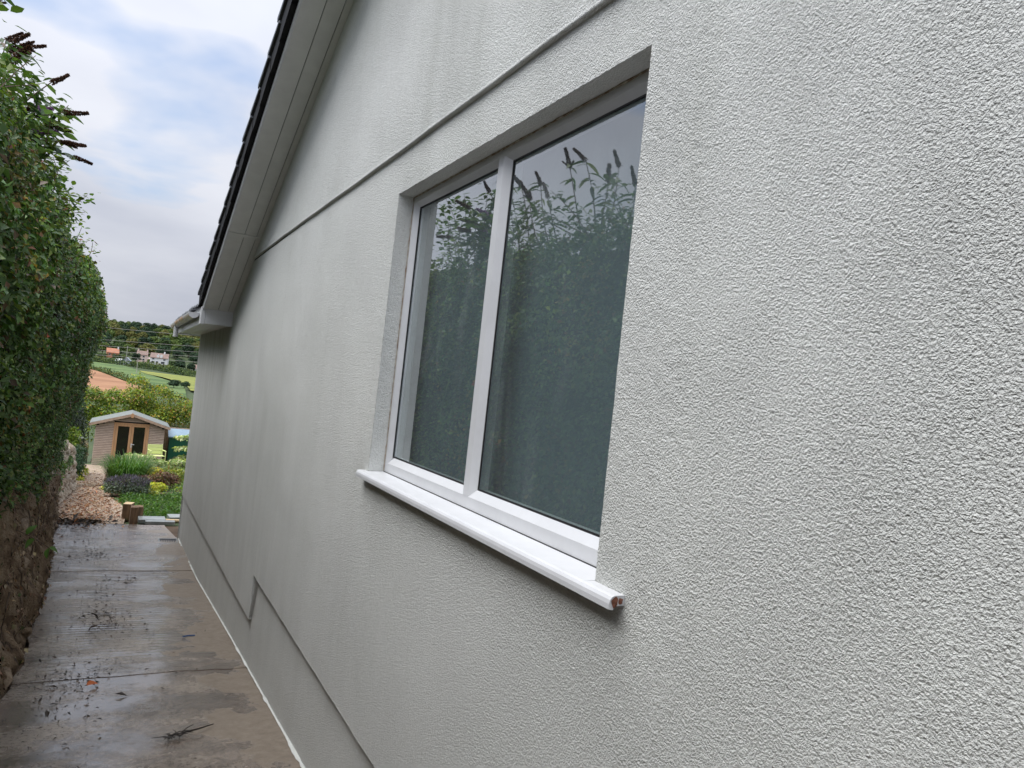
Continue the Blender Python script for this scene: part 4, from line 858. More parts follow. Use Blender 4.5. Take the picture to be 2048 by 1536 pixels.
# ------------------------------------------------------------------ shed
SX0, SX1, SY, SZ, SE = -1.93, .75, 36., -4.80, -3.06; SAX, SAZ = -.585, -2.56
shed = empty('garden_shed', ((SX0+SX1)/2, SY, SZ)); tag(shed, 'weathered timber garden shed with glazed double doors', 'shed'); shoff = Matrix.Translation((-(SX0+SX1)/2, -SY, -SZ))
def sh(o): o.parent = shed; o.matrix_parent_inverse = shoff; return o
DX0, DX1, DZ0, DZ1 = -1.17, .06, -4.70, -2.99
slope = (SAZ-SE)/(SAX-SX0)
body = MB(); bpts = [(SX0+.03, SZ), (SX1-.03, SZ), (SX1-.03, SE), (SAX, SAZ-.03), (SX0+.03, SE)]
body.prism(bpts, lambda p, q, t: (p, t, q), SY+.05, SY+2.3); sh(body.build('shed_body', M_dark))
pitch_b = .0735; k = 0; z = SZ+.02
while z < SAZ-.1:
    za, zc = z, min(z+pitch_b-.014, SAZ); zm = z+pitch_b
    xl = SX0 if zm < SE else SX0+(zm-SE)/slope; xr = SX1 if zm < SE else SX1-(zm-SE)*(SX1-SAX)/(SAZ-SE)
    segs = [(xl, DX0-.07), (DX1+.07, xr)] if za < DZ1+.06 else [(xl, xr)]
    for (a, b_) in segs:
        if b_-a > .05:
            o = MB().add([(a, SY+.02, za), (b_, SY+.02, za), (b_, SY+.034, zc), (a, SY+.034, zc), (a, SY+.05, za), (b_, SY+.05, za), (b_, SY+.05, zc), (a, SY+.05, zc)], [(0,1,2,3), (0,4,5,1), (3,2,6,7), (0,3,7,4), (1,5,6,2)]).build('board', M_wood_w); sh(o)
    z += pitch_b; k += 1
z = SZ+.02
while z < SE-.05:      # side boards
    for xx, s_ in ((SX0+.026, -1), (SX1-.026, 1)): sh(MB().box(min(xx, xx+s_*.016), max(xx, xx+s_*.016), SY+.05, SY+2.3, z, z+pitch_b-.008).build('board', M_wood_w))
    z += pitch_b
for (a, b_, c_, d_) in ((DX0-.07, DX0, DZ0-.05, DZ1+.06), (DX1, DX1+.07, DZ0-.05, DZ1+.06), (DX0, DX1, DZ1, DZ1+.06), (DX0, DX1, DZ0-.05, DZ0)): sh(MB().box(a, b_, SY-.005, SY+.06, c_, d_).build('door_frame', M_wood_n))
mid = (DX0+DX1)/2
for (a, b_, nm) in ((DX0+.006, mid-.004, 0), (mid+.004, DX1-.006, 1)):
    d = MB()
    d.box(a, a+.085, SY+.005, SY+.045, DZ0+.004, DZ1-.004); d.box(b_-.085, b_, SY+.005, SY+.045, DZ0+.004, DZ1-.004)
    d.box(a+.085, b_-.085, SY+.006, SY+.044, DZ1-.09, DZ1-.004); d.box(a+.085, b_-.085, SY+.006, SY+.044, DZ0+.004, DZ0+.15)
    door = sh(d.build('door', M_wood_n))
    p_ = MB().box(a+.08, b_-.08, SY+.028, SY+.034, DZ0+.14, DZ1-.085).build('pane', M_shedglass); sub(p_, door)
    if nm == 1:
        h_ = MB().box(a+.025, a+.06, SY-.004, SY+.006, -3.98, -3.80); h_.tube([(a+.042, SY-.03, -3.84), (a+.16, SY-.035, -3.845)], .013, 6); h_.tube([(a+.042, SY, -3.84), (a+.042, SY-.035, -3.84)], .011, 6)
        sub(h_.build('handle', M_upvc), door)
    # things dimly seen on the far side of the glass: a pole and a low shelf
roofs = MB()
for (xe, ze) in ((-2.17, -3.045), (.94, -3.02)):
    v = [(SAX, SY-.16, SAZ+.02), (xe, SY-.16, ze), (xe, SY+2.4, ze), (SAX, SY+2.4, SAZ+.02)]; v2 = [(a, b_, c_+.04) for a, b_, c_ in v]
    roofs.add(v+v2, [(0,1,2,3), (7,6,5,4), (0,4,5,1), (1,5,6,2), (2,6,7,3)])
rf = sh(roofs.build('roof', M_felt))
for (xe, ze) in ((-2.19, -3.05), (.96, -3.025)):
    s_ = 1 if xe > SAX else -1
    v = [(SAX+s_*.05, SY-.19, SAZ-.07), (xe, SY-.19, ze-.085), (xe, SY-.19, ze+.02), (SAX+s_*.05, SY-.19, SAZ+.045)]; v2 = [(a, b_+.028, c_) for a, b_, c_ in v]
    f = [(0,1,2,3), (7,6,5,4), (0,4,5,1), (1,5,6,2), (2,6,7,3), (3,7,4,0)]
    sub(MB().add(v+v2, f).build('bargeboard', M_barge), rf)
sub(MB().prism([(-.05, -.12), (.05, -.12), (.06, .02), (0, .10), (-.06, .02)], lambda p, q, t: (SAX+p, t, SAZ+q), SY-.215, SY-.162).build('finial', M_wood_n), rf)

# chair
ch = empty('garden_chair', (.46, 34.6, G(34.6)+.16), R(14)); tag(ch, 'pale lime green metal garden armchair in front of the shed', 'chair')
for k in range(3): bevel(MB().box(-.27, .27, .205+.02*k, .225+.02*k, .47+.135*k, .597+.135*k).build('back_slat', M_lime, ch), .006, 1)
for k in range(5): MB().box(-.27, .27, -.26+k*.095, -.175+k*.095, .42, .435).build('seat_slat', M_lime, ch)
for s_ in (-1, 1):
    MB().tube([(s_*.285, -.26, 0), (s_*.285, -.26, .63)], .017, 6).build('leg', M_lime, ch); MB().tube([(s_*.285, .30, 0), (s_*.285, .19, .42), (s_*.285, .28, .88)], .017, 6).build('leg', M_lime, ch)
    MB().tube([(s_*.285, -.29, .64), (s_*.285, .23, .64)], .022, 6).build('arm', M_lime, ch); MB().tube([(s_*.285, -.26, .41), (s_*.285, .24, .41)], .016, 6).build('seat_rail', M_lime, ch)
# green store, reflected sky painted on its lid; fence panel
gs = empty('green_store', (1.9, 37.4, -4.95)); tag(gs, 'dark green metal garden store with reflected sky painted pale blue-grey on its lid', 'store')
MB().box(-.87, .9, -.4, .5, 0, 1.42).build('store_body', M_greenmetal, gs)
MB().add([(-.93, -.47, 1.425), (.95, -.47, 1.425), (.95, .55, 1.72), (-.93, .55, 1.72), (-.93, -.47, 1.47), (.95, -.47, 1.47), (.95, .55, 1.76), (-.93, .55, 1.76)], [(0,3,2,1), (4,5,6,7), (0,1,5,4), (1,2,6,5), (2,3,7,6), (3,0,4,7)]).build('lid', M_skymetal, gs)
MB().box(-.05, .2, -.42, -.401, 1.25, 1.30).build('handle', M_skymetal, gs)
fe = empty('fence_panel', (1.2, 38.6, -5.0)); tag(fe, 'brown timber fence panel between the shed and the green store', 'fence')
for k in range(13): MB().box(-.7, 3, -.012, .012, .05+k*.13, .172+k*.13).build('board', M_fence, fe)
for k in range(7): MB().box(-.65+k*.5, -.60+k*.5, -.035, -.013, 0, 1.72).build('batten', M_fence, fe)
MB().box(-.72, 3, -.05, .05, 1.745, 1.79).build('capping', M_barge, fe)

# ------------------------------------------------------------------ garden plants
def strap_clump(name, base, n, L, spread, cols, label, wdt=.022, cat='plant'):
    root = empty(name, base); tag(root, label, cat); V = []; F = []; C = []; K = 6
    for i in range(n):
        a = random.random()*6.283; r0_ = random.random()**.6*spread*.45; out_ = random.uniform(.2, 1)*spread; l_ = L*random.uniform(.65, 1.1); c = palette(1, cols, [1]*len(cols), .2)[0]; b0 = len(V)
        for k in range(K):
            t = k/(K-1); r_ = r0_+out_*t**1.6*.8; z = l_*(math.sin(min(t*1.35, 1.57))*.95-.35*t**3*(out_/spread)); wv = wdt*(1-t*.9)*.5
            px, py = math.cos(a)*r_, math.sin(a)*r_; V += [(px-math.sin(a)*wv, py+math.cos(a)*wv, z), (px+math.sin(a)*wv, py-math.cos(a)*wv, z)]; C += [c, c]
        F += [(b0+2*k, b0+2*k+1, b0+2*k+3, b0+2*k+2) for k in range(K-1)]
    o = fast('foliage', V, F, M_leafb, root, np.array(C)); o['kind'] = 'stuff'; return root
def shrub(name, base, blobs, n, size, cols, wts, label, mat=None, cat='shrub', group=None, stems=4, upb=.35):
    root = empty(name, base); tag(root, label, cat, group)
    o = blobcrown('crown', mat or M_leafb, blobs, n, size, cols, wts, root, upb=upb); o['kind'] = 'stuff'
    for k in range(stems):
        b_ = blobs[k % len(blobs)]; MB().tube([(b_[0]*.2, b_[1]*.2, -.05), (b_[0]*.6, b_[1]*.6, b_[2]*.5), (b_[0], b_[1], b_[2])], [max(.006, b_[5]*.04), max(.005, b_[5]*.03), .004], 5).build('stem', M_bark, root)
    return root
strap_clump('strap_leaf_clump', (-.70, 24.2, G(24.2)), 900, 1.12, 1.12, [(.055, .13, .028), (.085, .18, .035), (.12, .22, .05)], 'large clump of arching green strap leaves before the shed', .03)
shrub('lavender', (-.72, 20.6, G(20.6)), [(0, 0, .2, .5, .4, .22), (-.2, -.1, .2, .35, .3, .2), (.2, .1, .2, .35, .35, .2)], 2600, .07, [(.16, .20, .14), (.11, .16, .10), (.20, .25, .17)], [1, 1, 1], 'grey-green lavender bush with faded purple flowers', stems=0)
lv = MB(); PV = []
root = [o for o in COL.objects if o.name == 'lavender'][0]
n = 900; th = rng.random(n)*6.283; rr = rng.random(n)**.5*.5; P = np.stack([np.cos(th)*rr, np.sin(th)*rr*.8, .40+.14*rng.random(n)-rr*.25], 1); T = np.stack([np.cos(th)*rr, np.sin(th)*rr, np.full(n, 1.)], 1)
leafmesh('flower', P, rng.normal(size=(n, 3)), np.full(n, .09), np.full(n, .022), palette(n, [(.095, .085, .12), (.13, .11, .155), (.12, .13, .11)], [1, 1, 1]), M_petal, root, tdir=T)['kind'] = 'stuff'
YG = [(.38, .40, .03), (.28, .34, .03), (.48, .46, .05)]
shrub('golden_shrub', (-.13, 21.6, G(21.6)), [(0, 0, .14, .28, .25, .16), (.2, 0, .16, .2, .2, .15), (-.25, 0, .08, .2, .2, .1)], 900, .06, YG, [1, 1, 1], 'low golden-leaved plant at the lawn edge right of the lavender', stems=2)
shrub('golden_tuft', (-1.16, 22.4, G(22.4)), [(0, 0, .07, .16, .12, .08)], 260, .05, YG, [1, 1, 1], 'small golden tuft beside the gravel path', stems=1)
shrub('red_brown_shrub', (.22, 22.8, G(22.8)), [(0, 0, .3, .36, .3, .28), (-.25, .1, .22, .25, .25, .2), (.2, .1, .25, .25, .25, .22)], 1700, .055, [(.16, .075, .05), (.11, .06, .045), (.13, .13, .04), (.22, .12, .07)], [1, 1, .8, .7], 'russet brown shrub in the bed by the house corner', stems=4)
shrub('dusky_shrub', (-.25, 23.3, G(23.3)), [(0, 0, .2, .35, .3, .2)], 800, .05, [(.14, .075, .07), (.10, .06, .06)], [1, 1], 'small dusky purple-brown plant behind the golden shrub', stems=2)
shrub('yellow_flowers', (.08, 25.4, G(25.4)), [(0, 0, .35, .25, .25, .2), (.1, 0, .2, .2, .2, .2)], 700, .06, [(.60, .46, .02), (.45, .40, .03), (.16, .24, .04)], [1, .8, .7], 'clump of bright yellow flowers in the bed', stems=3)
shrub('yellow_green_perennial', (.62, 23.8, G(23.8)), [(0, 0, .3, .4, .3, .3), (-.2, 0, .35, .3, .3, .2)], 1100, .06, [(.22, .26, .03), (.33, .32, .04), (.12, .19, .035)], [1, .7, 1], 'yellow-green perennial next to the russet shrub at the house corner', stems=3)
VAR = [(.40, .44, .20), (.28, .35, .12), (.15, .23, .06), (.52, .54, .32)]
shrub('variegated_dogwood', (-.1, 29.2, G(29.2)), [(-.35, 0, .66, .42, .35, .12), (.1, -.2, .5, .5, .35, .14), (.45, .1, .46, .45, .4, .14), (.05, 0, .66, .3, .3, .08)], 1500, .10, VAR, [1, 1, .7, .6], 'cream variegated dogwood spreading in tiers below the lime chair', stems=4, upb=.8)
shrub('variegated_dogwood', (.95, 27.6, G(27.6)), [(0, 0, .35, .5, .4, .22), (-.3, 0, .25, .4, .35, .2), (-.1, 0, .6, .35, .35, .12)], 1300, .10, VAR, [1, 1, .9, .4], 'low cream variegated dogwood at the house corner', stems=3, upb=.8)
shrub('variegated_dogwood', (1.45, 28.4, G(28.4)), [(-.35, 0, 1.05, .4, .35, .10), (-.4, 0, 1.45, .35, .3, .09), (-.3, 0, .75, .35, .3, .09), (.1, 0, 1.6, .4, .35, .12), (.2, 0, 1.1, .4, .3, .12)], 1100, .11, VAR, [1, 1, .7, .6], 'tall tiered cream dogwood half hidden by the house wall', stems=5, upb=.8)
strap_clump('crocosmia', (.55, 26.6, G(26.6)), 90, .7, .35, [(.14, .22, .04), (.35, .17, .03), (.12, .2, .05)], 'upright crocosmia with orange tints in the bed', .025)
strap_clump('bronze_grass', (1.25, 33.5, G(33.5)), 110, .75, .4, [(.26, .12, .06), (.18, .13, .05), (.12, .18, .05)], 'bronze tufted grass in front of the green store', .02)
# lawn blades and clover: too many to count
n = 16000; x = rng.uniform(-.85, 2.2, n); y = rng.uniform(15.9, 20.9, n); ok = x > np.array([gr_(q)+.03 for q in y]); x, y = x[ok], y[ok]; n = len(x)
hgt = .05+.09*vnoise(np.stack([x*2.2, y*2.2, y*0], 1), 51); P = np.stack([x, y, np.array([G(q) for q in y])+hgt*rng.random(n)], 1)
o = leafmesh('grass', P, np.stack([rng.normal(size=n)*.7, rng.normal(size=n)*.7, np.ones(n)*.6], 1), rng.uniform(.05, .1, n), rng.uniform(.012, .035, n), palette(n, [(.065, .15, .03), (.10, .20, .04), (.05, .11, .025), (.14, .20, .05)], [1, 1, .8, .3]), M_leafb); tag(o, 'long green grass and clover of the small lawn', 'grass', kind='stuff')
n = 9000; x = rng.uniform(-1.2, 3.0, n); y = rng.uniform(20.6, 34.0, n); ok = x > np.array([gr_(q)+.05 for q in y]); x, y = x[ok], y[ok]; n = len(x)
pat = vnoise(np.stack([x*1.3, y*1.3, y*0], 1), 52); hgt = .05+.30*np.clip(pat-.25, 0, 1); P = np.stack([x, y, np.array([G(q) for q in y])+.02+hgt*rng.random(n)], 1)
C = palette(n, [(.06, .13, .03), (.10, .19, .04), (.16, .22, .05), (.05, .10, .03)], [1, 1, .5, .8]); C = np.where((vnoise(np.stack([x*1.1, y*.9, y*0+4], 1), 53) > .62)[:,None], C*np.array([2.0, 1.5, .9]), C)
o = leafmesh('ground_cover', P, np.stack([rng.normal(size=n)*.6, rng.normal(size=n)*.6-.3, np.ones(n)*.7], 1), rng.uniform(.05, .12, n), rng.uniform(.025, .06, n), C, M_leafb); tag(o, 'low mixed green ground cover filling the flower bed', 'plants', kind='stuff')
# things growing over the stone wall
DKG = [(.02, .05, .02), (.03, .07, .025), (.04, .085, .03)]
shrub('trailing_conifer', (-2.02, 23.6, G(23.6)), [(0, 0, .55, .28, .5, .38), (.02, .3, .8, .26, .4, .3), (.0, -.3, .45, .22, .4, .35)], 3200, .05, DKG, [1, 1, 1], 'dark green bush spilling over the end of the stone wall', stems=3)
shrub('lime_shrub', (-2.35, 25.6, G(25.6)), [(0, 0, .95, .35, .5, .4), (.1, 0, 1.3, .25, .3, .3)], 1100, .08, [(.20, .30, .03), (.14, .22, .03), (.30, .36, .05)], [1, 1, .6], 'lime green shrub above the stone wall', stems=3)
shrub('yellow_edging_plant', (-1.95, 27.5, G(27.5)), [(0, 0, .15, .18, .5, .2), (.02, -1.6, .1, .12, .4, .15)], 500, .07, [(.42, .40, .04), (.25, .30, .04)], [1, 1], 'yellow-green edging plants along the left of the gravel path', stems=2)
shrub('seedhead_grass', (-2.15, 29.5, G(29.5)), [(0, 0, .7, .25, .6, .5)], 700, .09, [(.26, .22, .12), (.16, .17, .07), (.36, .30, .18)], [1, 1, .5], 'tangle of dry seed heads beside the shed corner', stems=3)
shrub('wall_ferns', (-2.02, 18.6, swt(18.6)), [(-.12, 0, .0, .14, .9, .14), (.04, -1.2, -.35, .09, .35, .2), (.05, .9, -.5, .08, .4, .2), (.06, -2.4, -.5, .08, .4, .3)], 900, .06, [(.07, .13, .03), (.12, .18, .045), (.04, .09, .025)], [1, 1, 1], 'ferns and weeds rooted along the stone wall', stems=0)
for (x, y, z, lab) in ((-2.31, 21.8, -2.48, 'cluster of white flowers on top of the stone wall'), (-2.17, 26, -2.64, 'cluster of white flowers by the lime shrub')):
    shrub('white_flowers', (x, y, z-.1), [(0, 0, .1, .17, .25, .045), (.05, .2, .06, .13, .2, .04)], 260, .06, [(.75, .76, .78), (.6, .62, .64)], [1, 1], lab, stems=1)
shrub('dark_evergreen', (-3.0, 26.5, G(26.5)), [(0, 0, 1.6, .95, 1.6, 1.3), (.35, -.5, 2.2, .65, 1.2, .85), (.45, .8, 1.3, .6, 1.3, 1.1), (.5, 2.4, 1.2, .55, 1.2, 1.1), (-.6, -2.5, 1.6, .8, 1.6, 1.0)], 12000, .075, [(.014, .026, .012), (.022, .04, .016), (.032, .055, .02), (.05, .06, .025)], [1, 1, .7, .2], 'dark evergreen bush behind the stone wall, left of the shed', M_leaf, 'shrub', stems=4)
o = MB(); [rock(o, Matrix.Translation((-3.1, 26.5+d_, G(26.5)+1.2)), .6, 1.2, 1.3) for d_ in (-2, 0, 2)]; q = o.build('branches', M_core, [o_ for o_ in COL.objects if o_.name == 'dark_evergreen'][0]); q.matrix_parent_inverse = Matrix.Translation((3.0, -26.5, -G(26.5)))
# hedge trees behind the shed
YGT = [(.17, .25, .028), (.27, .33, .035), (.09, .15, .022), (.42, .36, .04), (.44, .25, .06)]
for (x, y, h, wd, wts, lab) in ((-2.3, 43.5, 3.7, 1.5, [1, .7, 1, .15, .02], 'yellow-green shrub behind the left of the shed roof'), (-.3, 44.2, 4.15, 1.5, [1, 1, .7, .5, .12], 'tallest yellow-green shrub with orange tints behind the shed ridge'), (1.5, 43.6, 3.9, 1.3, [1, .8, .8, .5, .25], 'orange-tinted shrub behind the right of the shed roof'), (3.6, 45, 4.3, 1.7, [.6, .3, 1.4, .05, .02], 'darker green tree behind the green store'), (-4.2, 45, 4.0, 1.7, [.8, .4, 1.2, .1, .05], 'green shrub behind the dark evergreen')):
    h *= 1.14
    bl = [(random.uniform(-.6, .6)*wd, random.uniform(-.6, .6), h*random.uniform(.45, .86), wd*random.uniform(.35, .55), .7, h*random.uniform(.10, .16)) for _ in range(9)]+[(0, 0, h*.35, wd*.95, .9, h*.33), (0, 0, h*.62, wd*.75, .8, h*.26)]
    shrub('hedge_shrub', (x, y, G(y)), bl, 5200, .12, YGT, wts, lab, None, 'shrub', 'shrubs behind the shed', stems=5)
shrub('brown_green_hedge', (2.1, 41.5, G(41.5)), [(k*.8-1.6, random.uniform(-.2, .2), random.uniform(.7, 1.5), .6, .6, random.uniform(.6, .9)) for k in range(8)]+[(k*.8-1.6, .1, 1.7, .55, .5, .55) for k in range(6)], 7000, .085, [(.05, .07, .02), (.10, .085, .03), (.15, .085, .04), (.035, .055, .018)], [1, .8, .35, .9], 'brownish green hedge behind the fence panel', None, 'hedge', stems=5)

# ------------------------------------------------------------------ overhead wires and their poles
for i, (zl, zr) in enumerate(((2.06, 2.33), (1.04, 1.41), (.53, .926), (.14, .531), (-.26, .049))):
    sl2 = (zr-zl)/7.7; pts = []
    for x in np.linspace(-16, 20, 25): pts.append((x, 70+.15*i, zl+(x+3.2)*sl2+.0016*(x-.5)**2-.02))
    o = MB().tube(pts, .010, 5).build('overhead_wire', M_wire)
    tag(o, ['topmost overhead wire, mostly hidden behind the gutter', 'second overhead wire from the top, crossing the wooded hill', 'middle overhead wire crossing the wooded hill', 'second overhead wire from the bottom, above the far houses', 'lowest overhead wire, passing just over the house roofs'][i], 'wire', 'overhead wires')
for x, lab in ((-16, 'wooden pole carrying the wires, hidden behind the hedge'), (20, 'wooden pole carrying the wires, hidden behind the house')):
    t = empty('utility_pole', (x, 70.3, G(70)-.3)); tag(t, lab, 'pole'); MB().tube([(0, 0, 0), (0, 0, 12.5)], [.16, .11], 10).build('post', M_bark, t); MB().box(-.05, .05, -.5, .5, 9.2, 9.32).build('crossarm', M_bark, t)

# ------------------------------------------------------------------ far houses
M_pink = plain('pink_render', (.66, .50, .44), (.72, .56, .50), .5, .8); M_white = plain('white_render', (.74, .75, .76), (.80, .80, .80), .5, .8)
M_rtile = plain('brown_roof_tile', (.21, .14, .12), (.27, .19, .16), .6, .8); M_otile = plain('orange_roof_tile', (.40, .17, .10), (.46, .21, .13), .6, .8); M_win = plain('far_window_glass', (.03, .035, .045), rough=.2); M_greyw = plain('grey_cladding', (.30, .33, .38), (.36, .39, .44), .5, .7)
def farhouse(x, y, dz, Lx, Ly, hw, hr, wm, rm_, rz, label, wins, chim, dorm=(), extra=None):
    root = empty('far_house', (x, y, TZn(x, y)+dz), rz); tag(root, label, 'house', 'houses on the far hillside')
    MB().prism([(-Ly/2, -6), (Ly/2, -6), (Ly/2, hw), (0, hw+hr-.3), (-Ly/2, hw)], lambda p, q, t: (t, p, q), -Lx/2, Lx/2).build('wall', wm, root)
    r_ = MB(); o_ = .35; sl3 = hr/(Ly/2)
    r_.prism([(-Ly/2-o_, hw-o_*sl3), (0, hw+hr), (Ly/2+o_, hw-o_*sl3), (Ly/2+o_, hw-o_*sl3+.22), (0, hw+hr+.25), (-Ly/2-o_, hw-o_*sl3+.22)], lambda p, q, t: (t, p, q), -Lx/2-.3, Lx/2+.3); rr_ = r_.build('roof', rm_, root)
    for (wx, wz, ww, wh) in wins:
        f_ = MB().box(wx-ww/2-.09, wx+ww/2+.09, -Ly/2-.06, -Ly/2-.002, wz-.09, wz+wh+.09).build('window', M_white, root); MB().box(wx-ww/2, wx+ww/2, -Ly/2-.09, -Ly/2-.065, wz, wz+wh).build('pane', M_win, f_)
    for cx in chim:
        c_ = MB().box(cx-.45, cx+.45, -.4, .4, hw+hr-1.0, hw+hr+1.5).build('chimney', wm, rr_)
    for (dx, dw) in dorm:
        zb_ = hw+.25; d_ = MB().prism([(-dw/2, zb_), (dw/2, zb_), (dw/2, zb_+1.5), (0, zb_+2.0), (-dw/2, zb_+1.5)], lambda p, q, t: (dx+p, t, q), -Ly/2+.05, -.5).build('dormer', M_white, rr_)
    if extra: extra(root)
    return root
farhouse(18.9, 571, 2.4, 11.0, 7.0, 4.6, 3.0, M_white, M_rtile, R(-8), 'white house with brown roof and two dormers on the far hillside', [(-3.6, .8, 1.8, 1.3), (-1.0, .8, 1.4, 1.3), (2.6, .8, 2.2, 1.3), (-3.6, 3.1, 1.4, 1.1), (3.4, 3.0, 1.4, 1.1)], [2.8], [(-.8, 1.5), (1.3, 1.5)])
farhouse(8.7, 612, 1.6, 7.0, 6.0, 4.9, 2.6, M_pink, M_rtile, R(-6), 'pink rendered house with two chimneys on the far hillside', [(-2, .7, 1.3, 1.2), (1.2, .7, 1.3, 1.2), (-2, 3.0, 1.3, 1.1), (1.2, 3.0, 1.3, 1.1)], [-3.0, 3.0], (), lambda r_: (MB().prism([(-2, -4), (2, -4), (2, 2.4), (0, 3.4), (-2, 2.4)], lambda p, q, t: (t, p, q), 3.5, 5.8).build('porch_wing', M_pink, r_)))
farhouse(-11.2, 636, 1.0, 8.0, 6.0, 2.6, 3.0, M_otile, M_otile, R(5), 'house with an orange tiled roof and white chimney among trees', [(-2, .7, 1.2, 1.0), (1.5, .7, 1.2, 1.0)], [], (), lambda r_: MB().box(3.0, 3.9, -.5, .5, 4.0, 7.2).build('chimney', M_white, r_))
farhouse(43.5, 566, .3, 9, 6, 2.5, 2.6, M_white, M_rtile, R(-10), 'white cottage with a brown roof at the right, by the house corner', [(-2, .7, 1.2, 1.0), (1, .7, 1.2, 1.0)], [2])
farhouse(-1.0, 560, .2, 2.6, 4.5, 3.0, 1.9, M_greyw, M_greyw, R(75), 'small grey gabled outbuilding left of the pink house', [], [])
farhouse(-6, 566, .3, 3.5, 3, 2.0, 1.2, M_greyw, M_white, R(0), 'low pale shed roof beside the grey outbuilding', [], [])
farhouse(11.8, 566, -.1, 3.4, 3, 1.1, .8, M_white, M_white, R(-5), 'low white outbuilding left of the white house', [], [])
farhouse(-5.6, 985, 4, 6, 5, 3, 2, M_white, M_white, 0, 'tiny white house among trees on the hilltop', [], [])
for (x, y, h, lab) in ((4.1, 444, 9, 'thin pale pole standing in the green field'), (-1.6, 556, 13, 'pale pole beside the grey outbuilding')):
    t = empty('far_pole', (x, y, TZn(x, y))); tag(t, lab, 'pole'); MB().tube([(0, 0, 0), (0, 0, h)], [.16, .12], 6).build('post', M_wire, t); MB().box(-.6, .6, -.06, .06, h-.6, h-.45).build('crossarm', M_wire, t)

# ------------------------------------------------------------------ trees of the far hill (individuals sharing meshes)
PALS = [[(.06, .10, .032), (.085, .13, .04), (.045, .08, .028)], [(.11, .16, .04), (.14, .19, .05), (.085, .13, .036)], [(.034, .066, .034), (.046, .085, .04), (.028, .052, .03)], [(.14, .145, .04), (.11, .125, .038), (.16, .15, .045)]]
KN = ['mid green', 'light green', 'dark blue-green', 'olive brown']
protos = []
for k in range(8):
    bl = []
    for q in range(13):
        a = random.random()*6.283; r_ = random.uniform(.1, .62); hh = random.uniform(.42, .86)
        bl.append((math.cos(a)*r_*5.2, math.sin(a)*r_*5.2, hh*12, random.uniform(1.6, 2.7), random.uniform(1.6, 2.7), random.uniform(1.3, 2.1)))
    bl.append((0, 0, 7, 3.6, 3.6, 3.8)); root = empty('tree', (0, 0, 0))
    c = blobcrown('crown', M_far, bl, 2100, .95, PALS[k % 4], [1, 1, 1], root, shell=.6, aspect=.75, upb=.7); c['kind'] = 'stuff'
    MB().tube([(0, 0, -1), (.1, 0, 3), (0, .1, 8)], [.42, .3, .12], 6).build('trunk', M_bark, root); protos.append(root)
def copytree(o, parent=None):
    c_ = o.copy(); COL.objects.link(c_); c_.parent = parent
    for g in o.children: copytree(g, c_)
    return c_
used = set()
def plant(x, y, k, s_, label, group, sz=1., dz=0):
    o = protos[k] if k not in used else copytree(protos[k]); used.add(k)
    o.location = (x, y, TZn(x, y)+dz); o.rotation_euler = (0, 0, random.random()*6.283); o.scale = (s_, s_, s_*sz); o.name = 'tree'; tag(o, label, 'tree', group)
ridge = 985
ORD = ['first', 'second', 'third', 'fourth', 'fifth', 'sixth', 'seventh', 'eighth', 'ninth', 'tenth', 'eleventh', 'twelfth', 'thirteenth', 'fourteenth', 'fifteenth', 'sixteenth', 'seventeenth', 'eighteenth']
for ri, y in enumerate((652, 676, 702, 732, 764, 800, 840, 884, 930, 975)):
    cnt_ = 0
    xa, xb = -.052*y, .088*y; st = 10.5 if y < 900 else 9.5; x = xa+random.uniform(0, 6)
    while x < xb:
        k = random.choice([0, 0, 1, 2, 2, 3, 4, 5, 6, 6, 7]); row = 'at the wood\'s lower edge above the houses' if y < 690 else ('on the skyline of the hill' if y > 920 else 'in the middle of the hillside wood')
        plant(x, y+random.uniform(-9, 9), k, random.uniform(.95, 1.4), KN[k % 4]+' tree, '+ORD[cnt_]+' from the left in the '+['lowest', 'second', 'third', 'fourth', 'fifth', 'sixth', 'seventh', 'eighth', 'ninth', 'skyline'][ri]+' row of the hillside wood', 'trees of the hillside wood', dz=-3.2); cnt_ += 1; x += st*random.uniform(.75, 1.25)
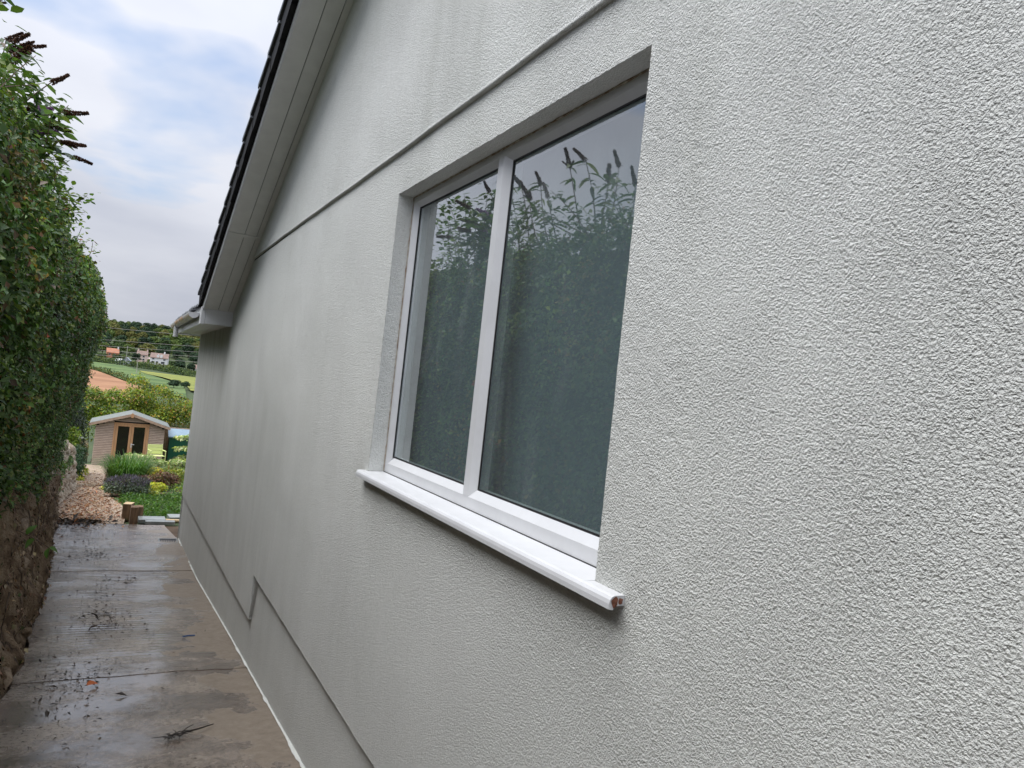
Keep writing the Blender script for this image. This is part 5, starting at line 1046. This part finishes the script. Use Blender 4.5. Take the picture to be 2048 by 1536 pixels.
for (x, y, k, s_, lab) in ((4.6, 592, 2, .75, 'rounded dark tree left of the pink house'), (-8, 600, 0, .7, 'green tree below the orange roofed house'), (-17, 596, 4, .75, 'green tree at the left below the orange roof'), (-24, 600, 6, .7, 'dark tree at the left end of the house row'), (31, 548, 2, .85, 'broad dark tree right of the white house'), (38, 545, 6, .7, 'dark tree in front of the right hand cottage'), (27, 566, 0, .6, 'tree against the right wall of the white house'), (13.5, 590, 1, .5, 'small light tree between the pink and white houses'), (-2.5, 606, 5, .55, 'small light tree behind the grey outbuilding'), (50, 590, 4, .8, 'tree behind the right hand cottage'), (18, 352, 2, .55, 'low rounded dark tree at the foot of the green field'), (22.5, 356, 6, .5, 'dark bushy tree beside the rounded one at the field foot')):
    plant(x, y, k, s_, lab, 'trees near the far houses', .62 if 'low' in lab or 'bushy' in lab else .85)
def hedgerow(pts, n, size, wid, hgt, cols, label):
    pts = np.array(pts, float); t = rng.random(n)*(len(pts)-1); i = t.astype(int); f_ = (t-i)[:,None]; q = pts[i]*(1-f_)+pts[np.minimum(i+1, len(pts)-1)]*f_+rng.normal(size=(n, 2))*wid
    z = np.array([TZn(a, b_) for a, b_ in q])+rng.random(n)*hgt*(.5+vnoise(np.column_stack([q/5, q[:,0]*0]), 61)); P = np.column_stack([q, z]); sz = size*rng.uniform(.6, 1.3, n)
    o = leafmesh('hedgerow', P, rng.normal(size=(n, 3))+[0, -.3, .8], sz, sz*.7, palette(n, cols, [1]*len(cols)), M_far); tag(o, label, 'hedgerow', 'hedgerows of the far fields', kind='stuff')
hedgerow([(-60, 480), (-24, 474), (-6, 408), (8, 338), (14, 300)], 3600, .8, 1.3, 2.2, PALS[0]+PALS[3], 'dark hedgerow between the ploughed field and the green crop')
hedgerow([(-60, 566), (-24, 560), (-2, 543), (20, 528), (36, 506), (70, 480)], 5200, .9, 2.2, 3.2, PALS[0]+PALS[2]+PALS[1], 'thick hedgerow along the top of the green field below the houses')
hedgerow([(-30, 580), (0, 572), (25, 552), (60, 530)], 4200, 1.0, 5, 3., PALS[0]+PALS[1]+PALS[3], 'garden hedges and bushes around the far houses')
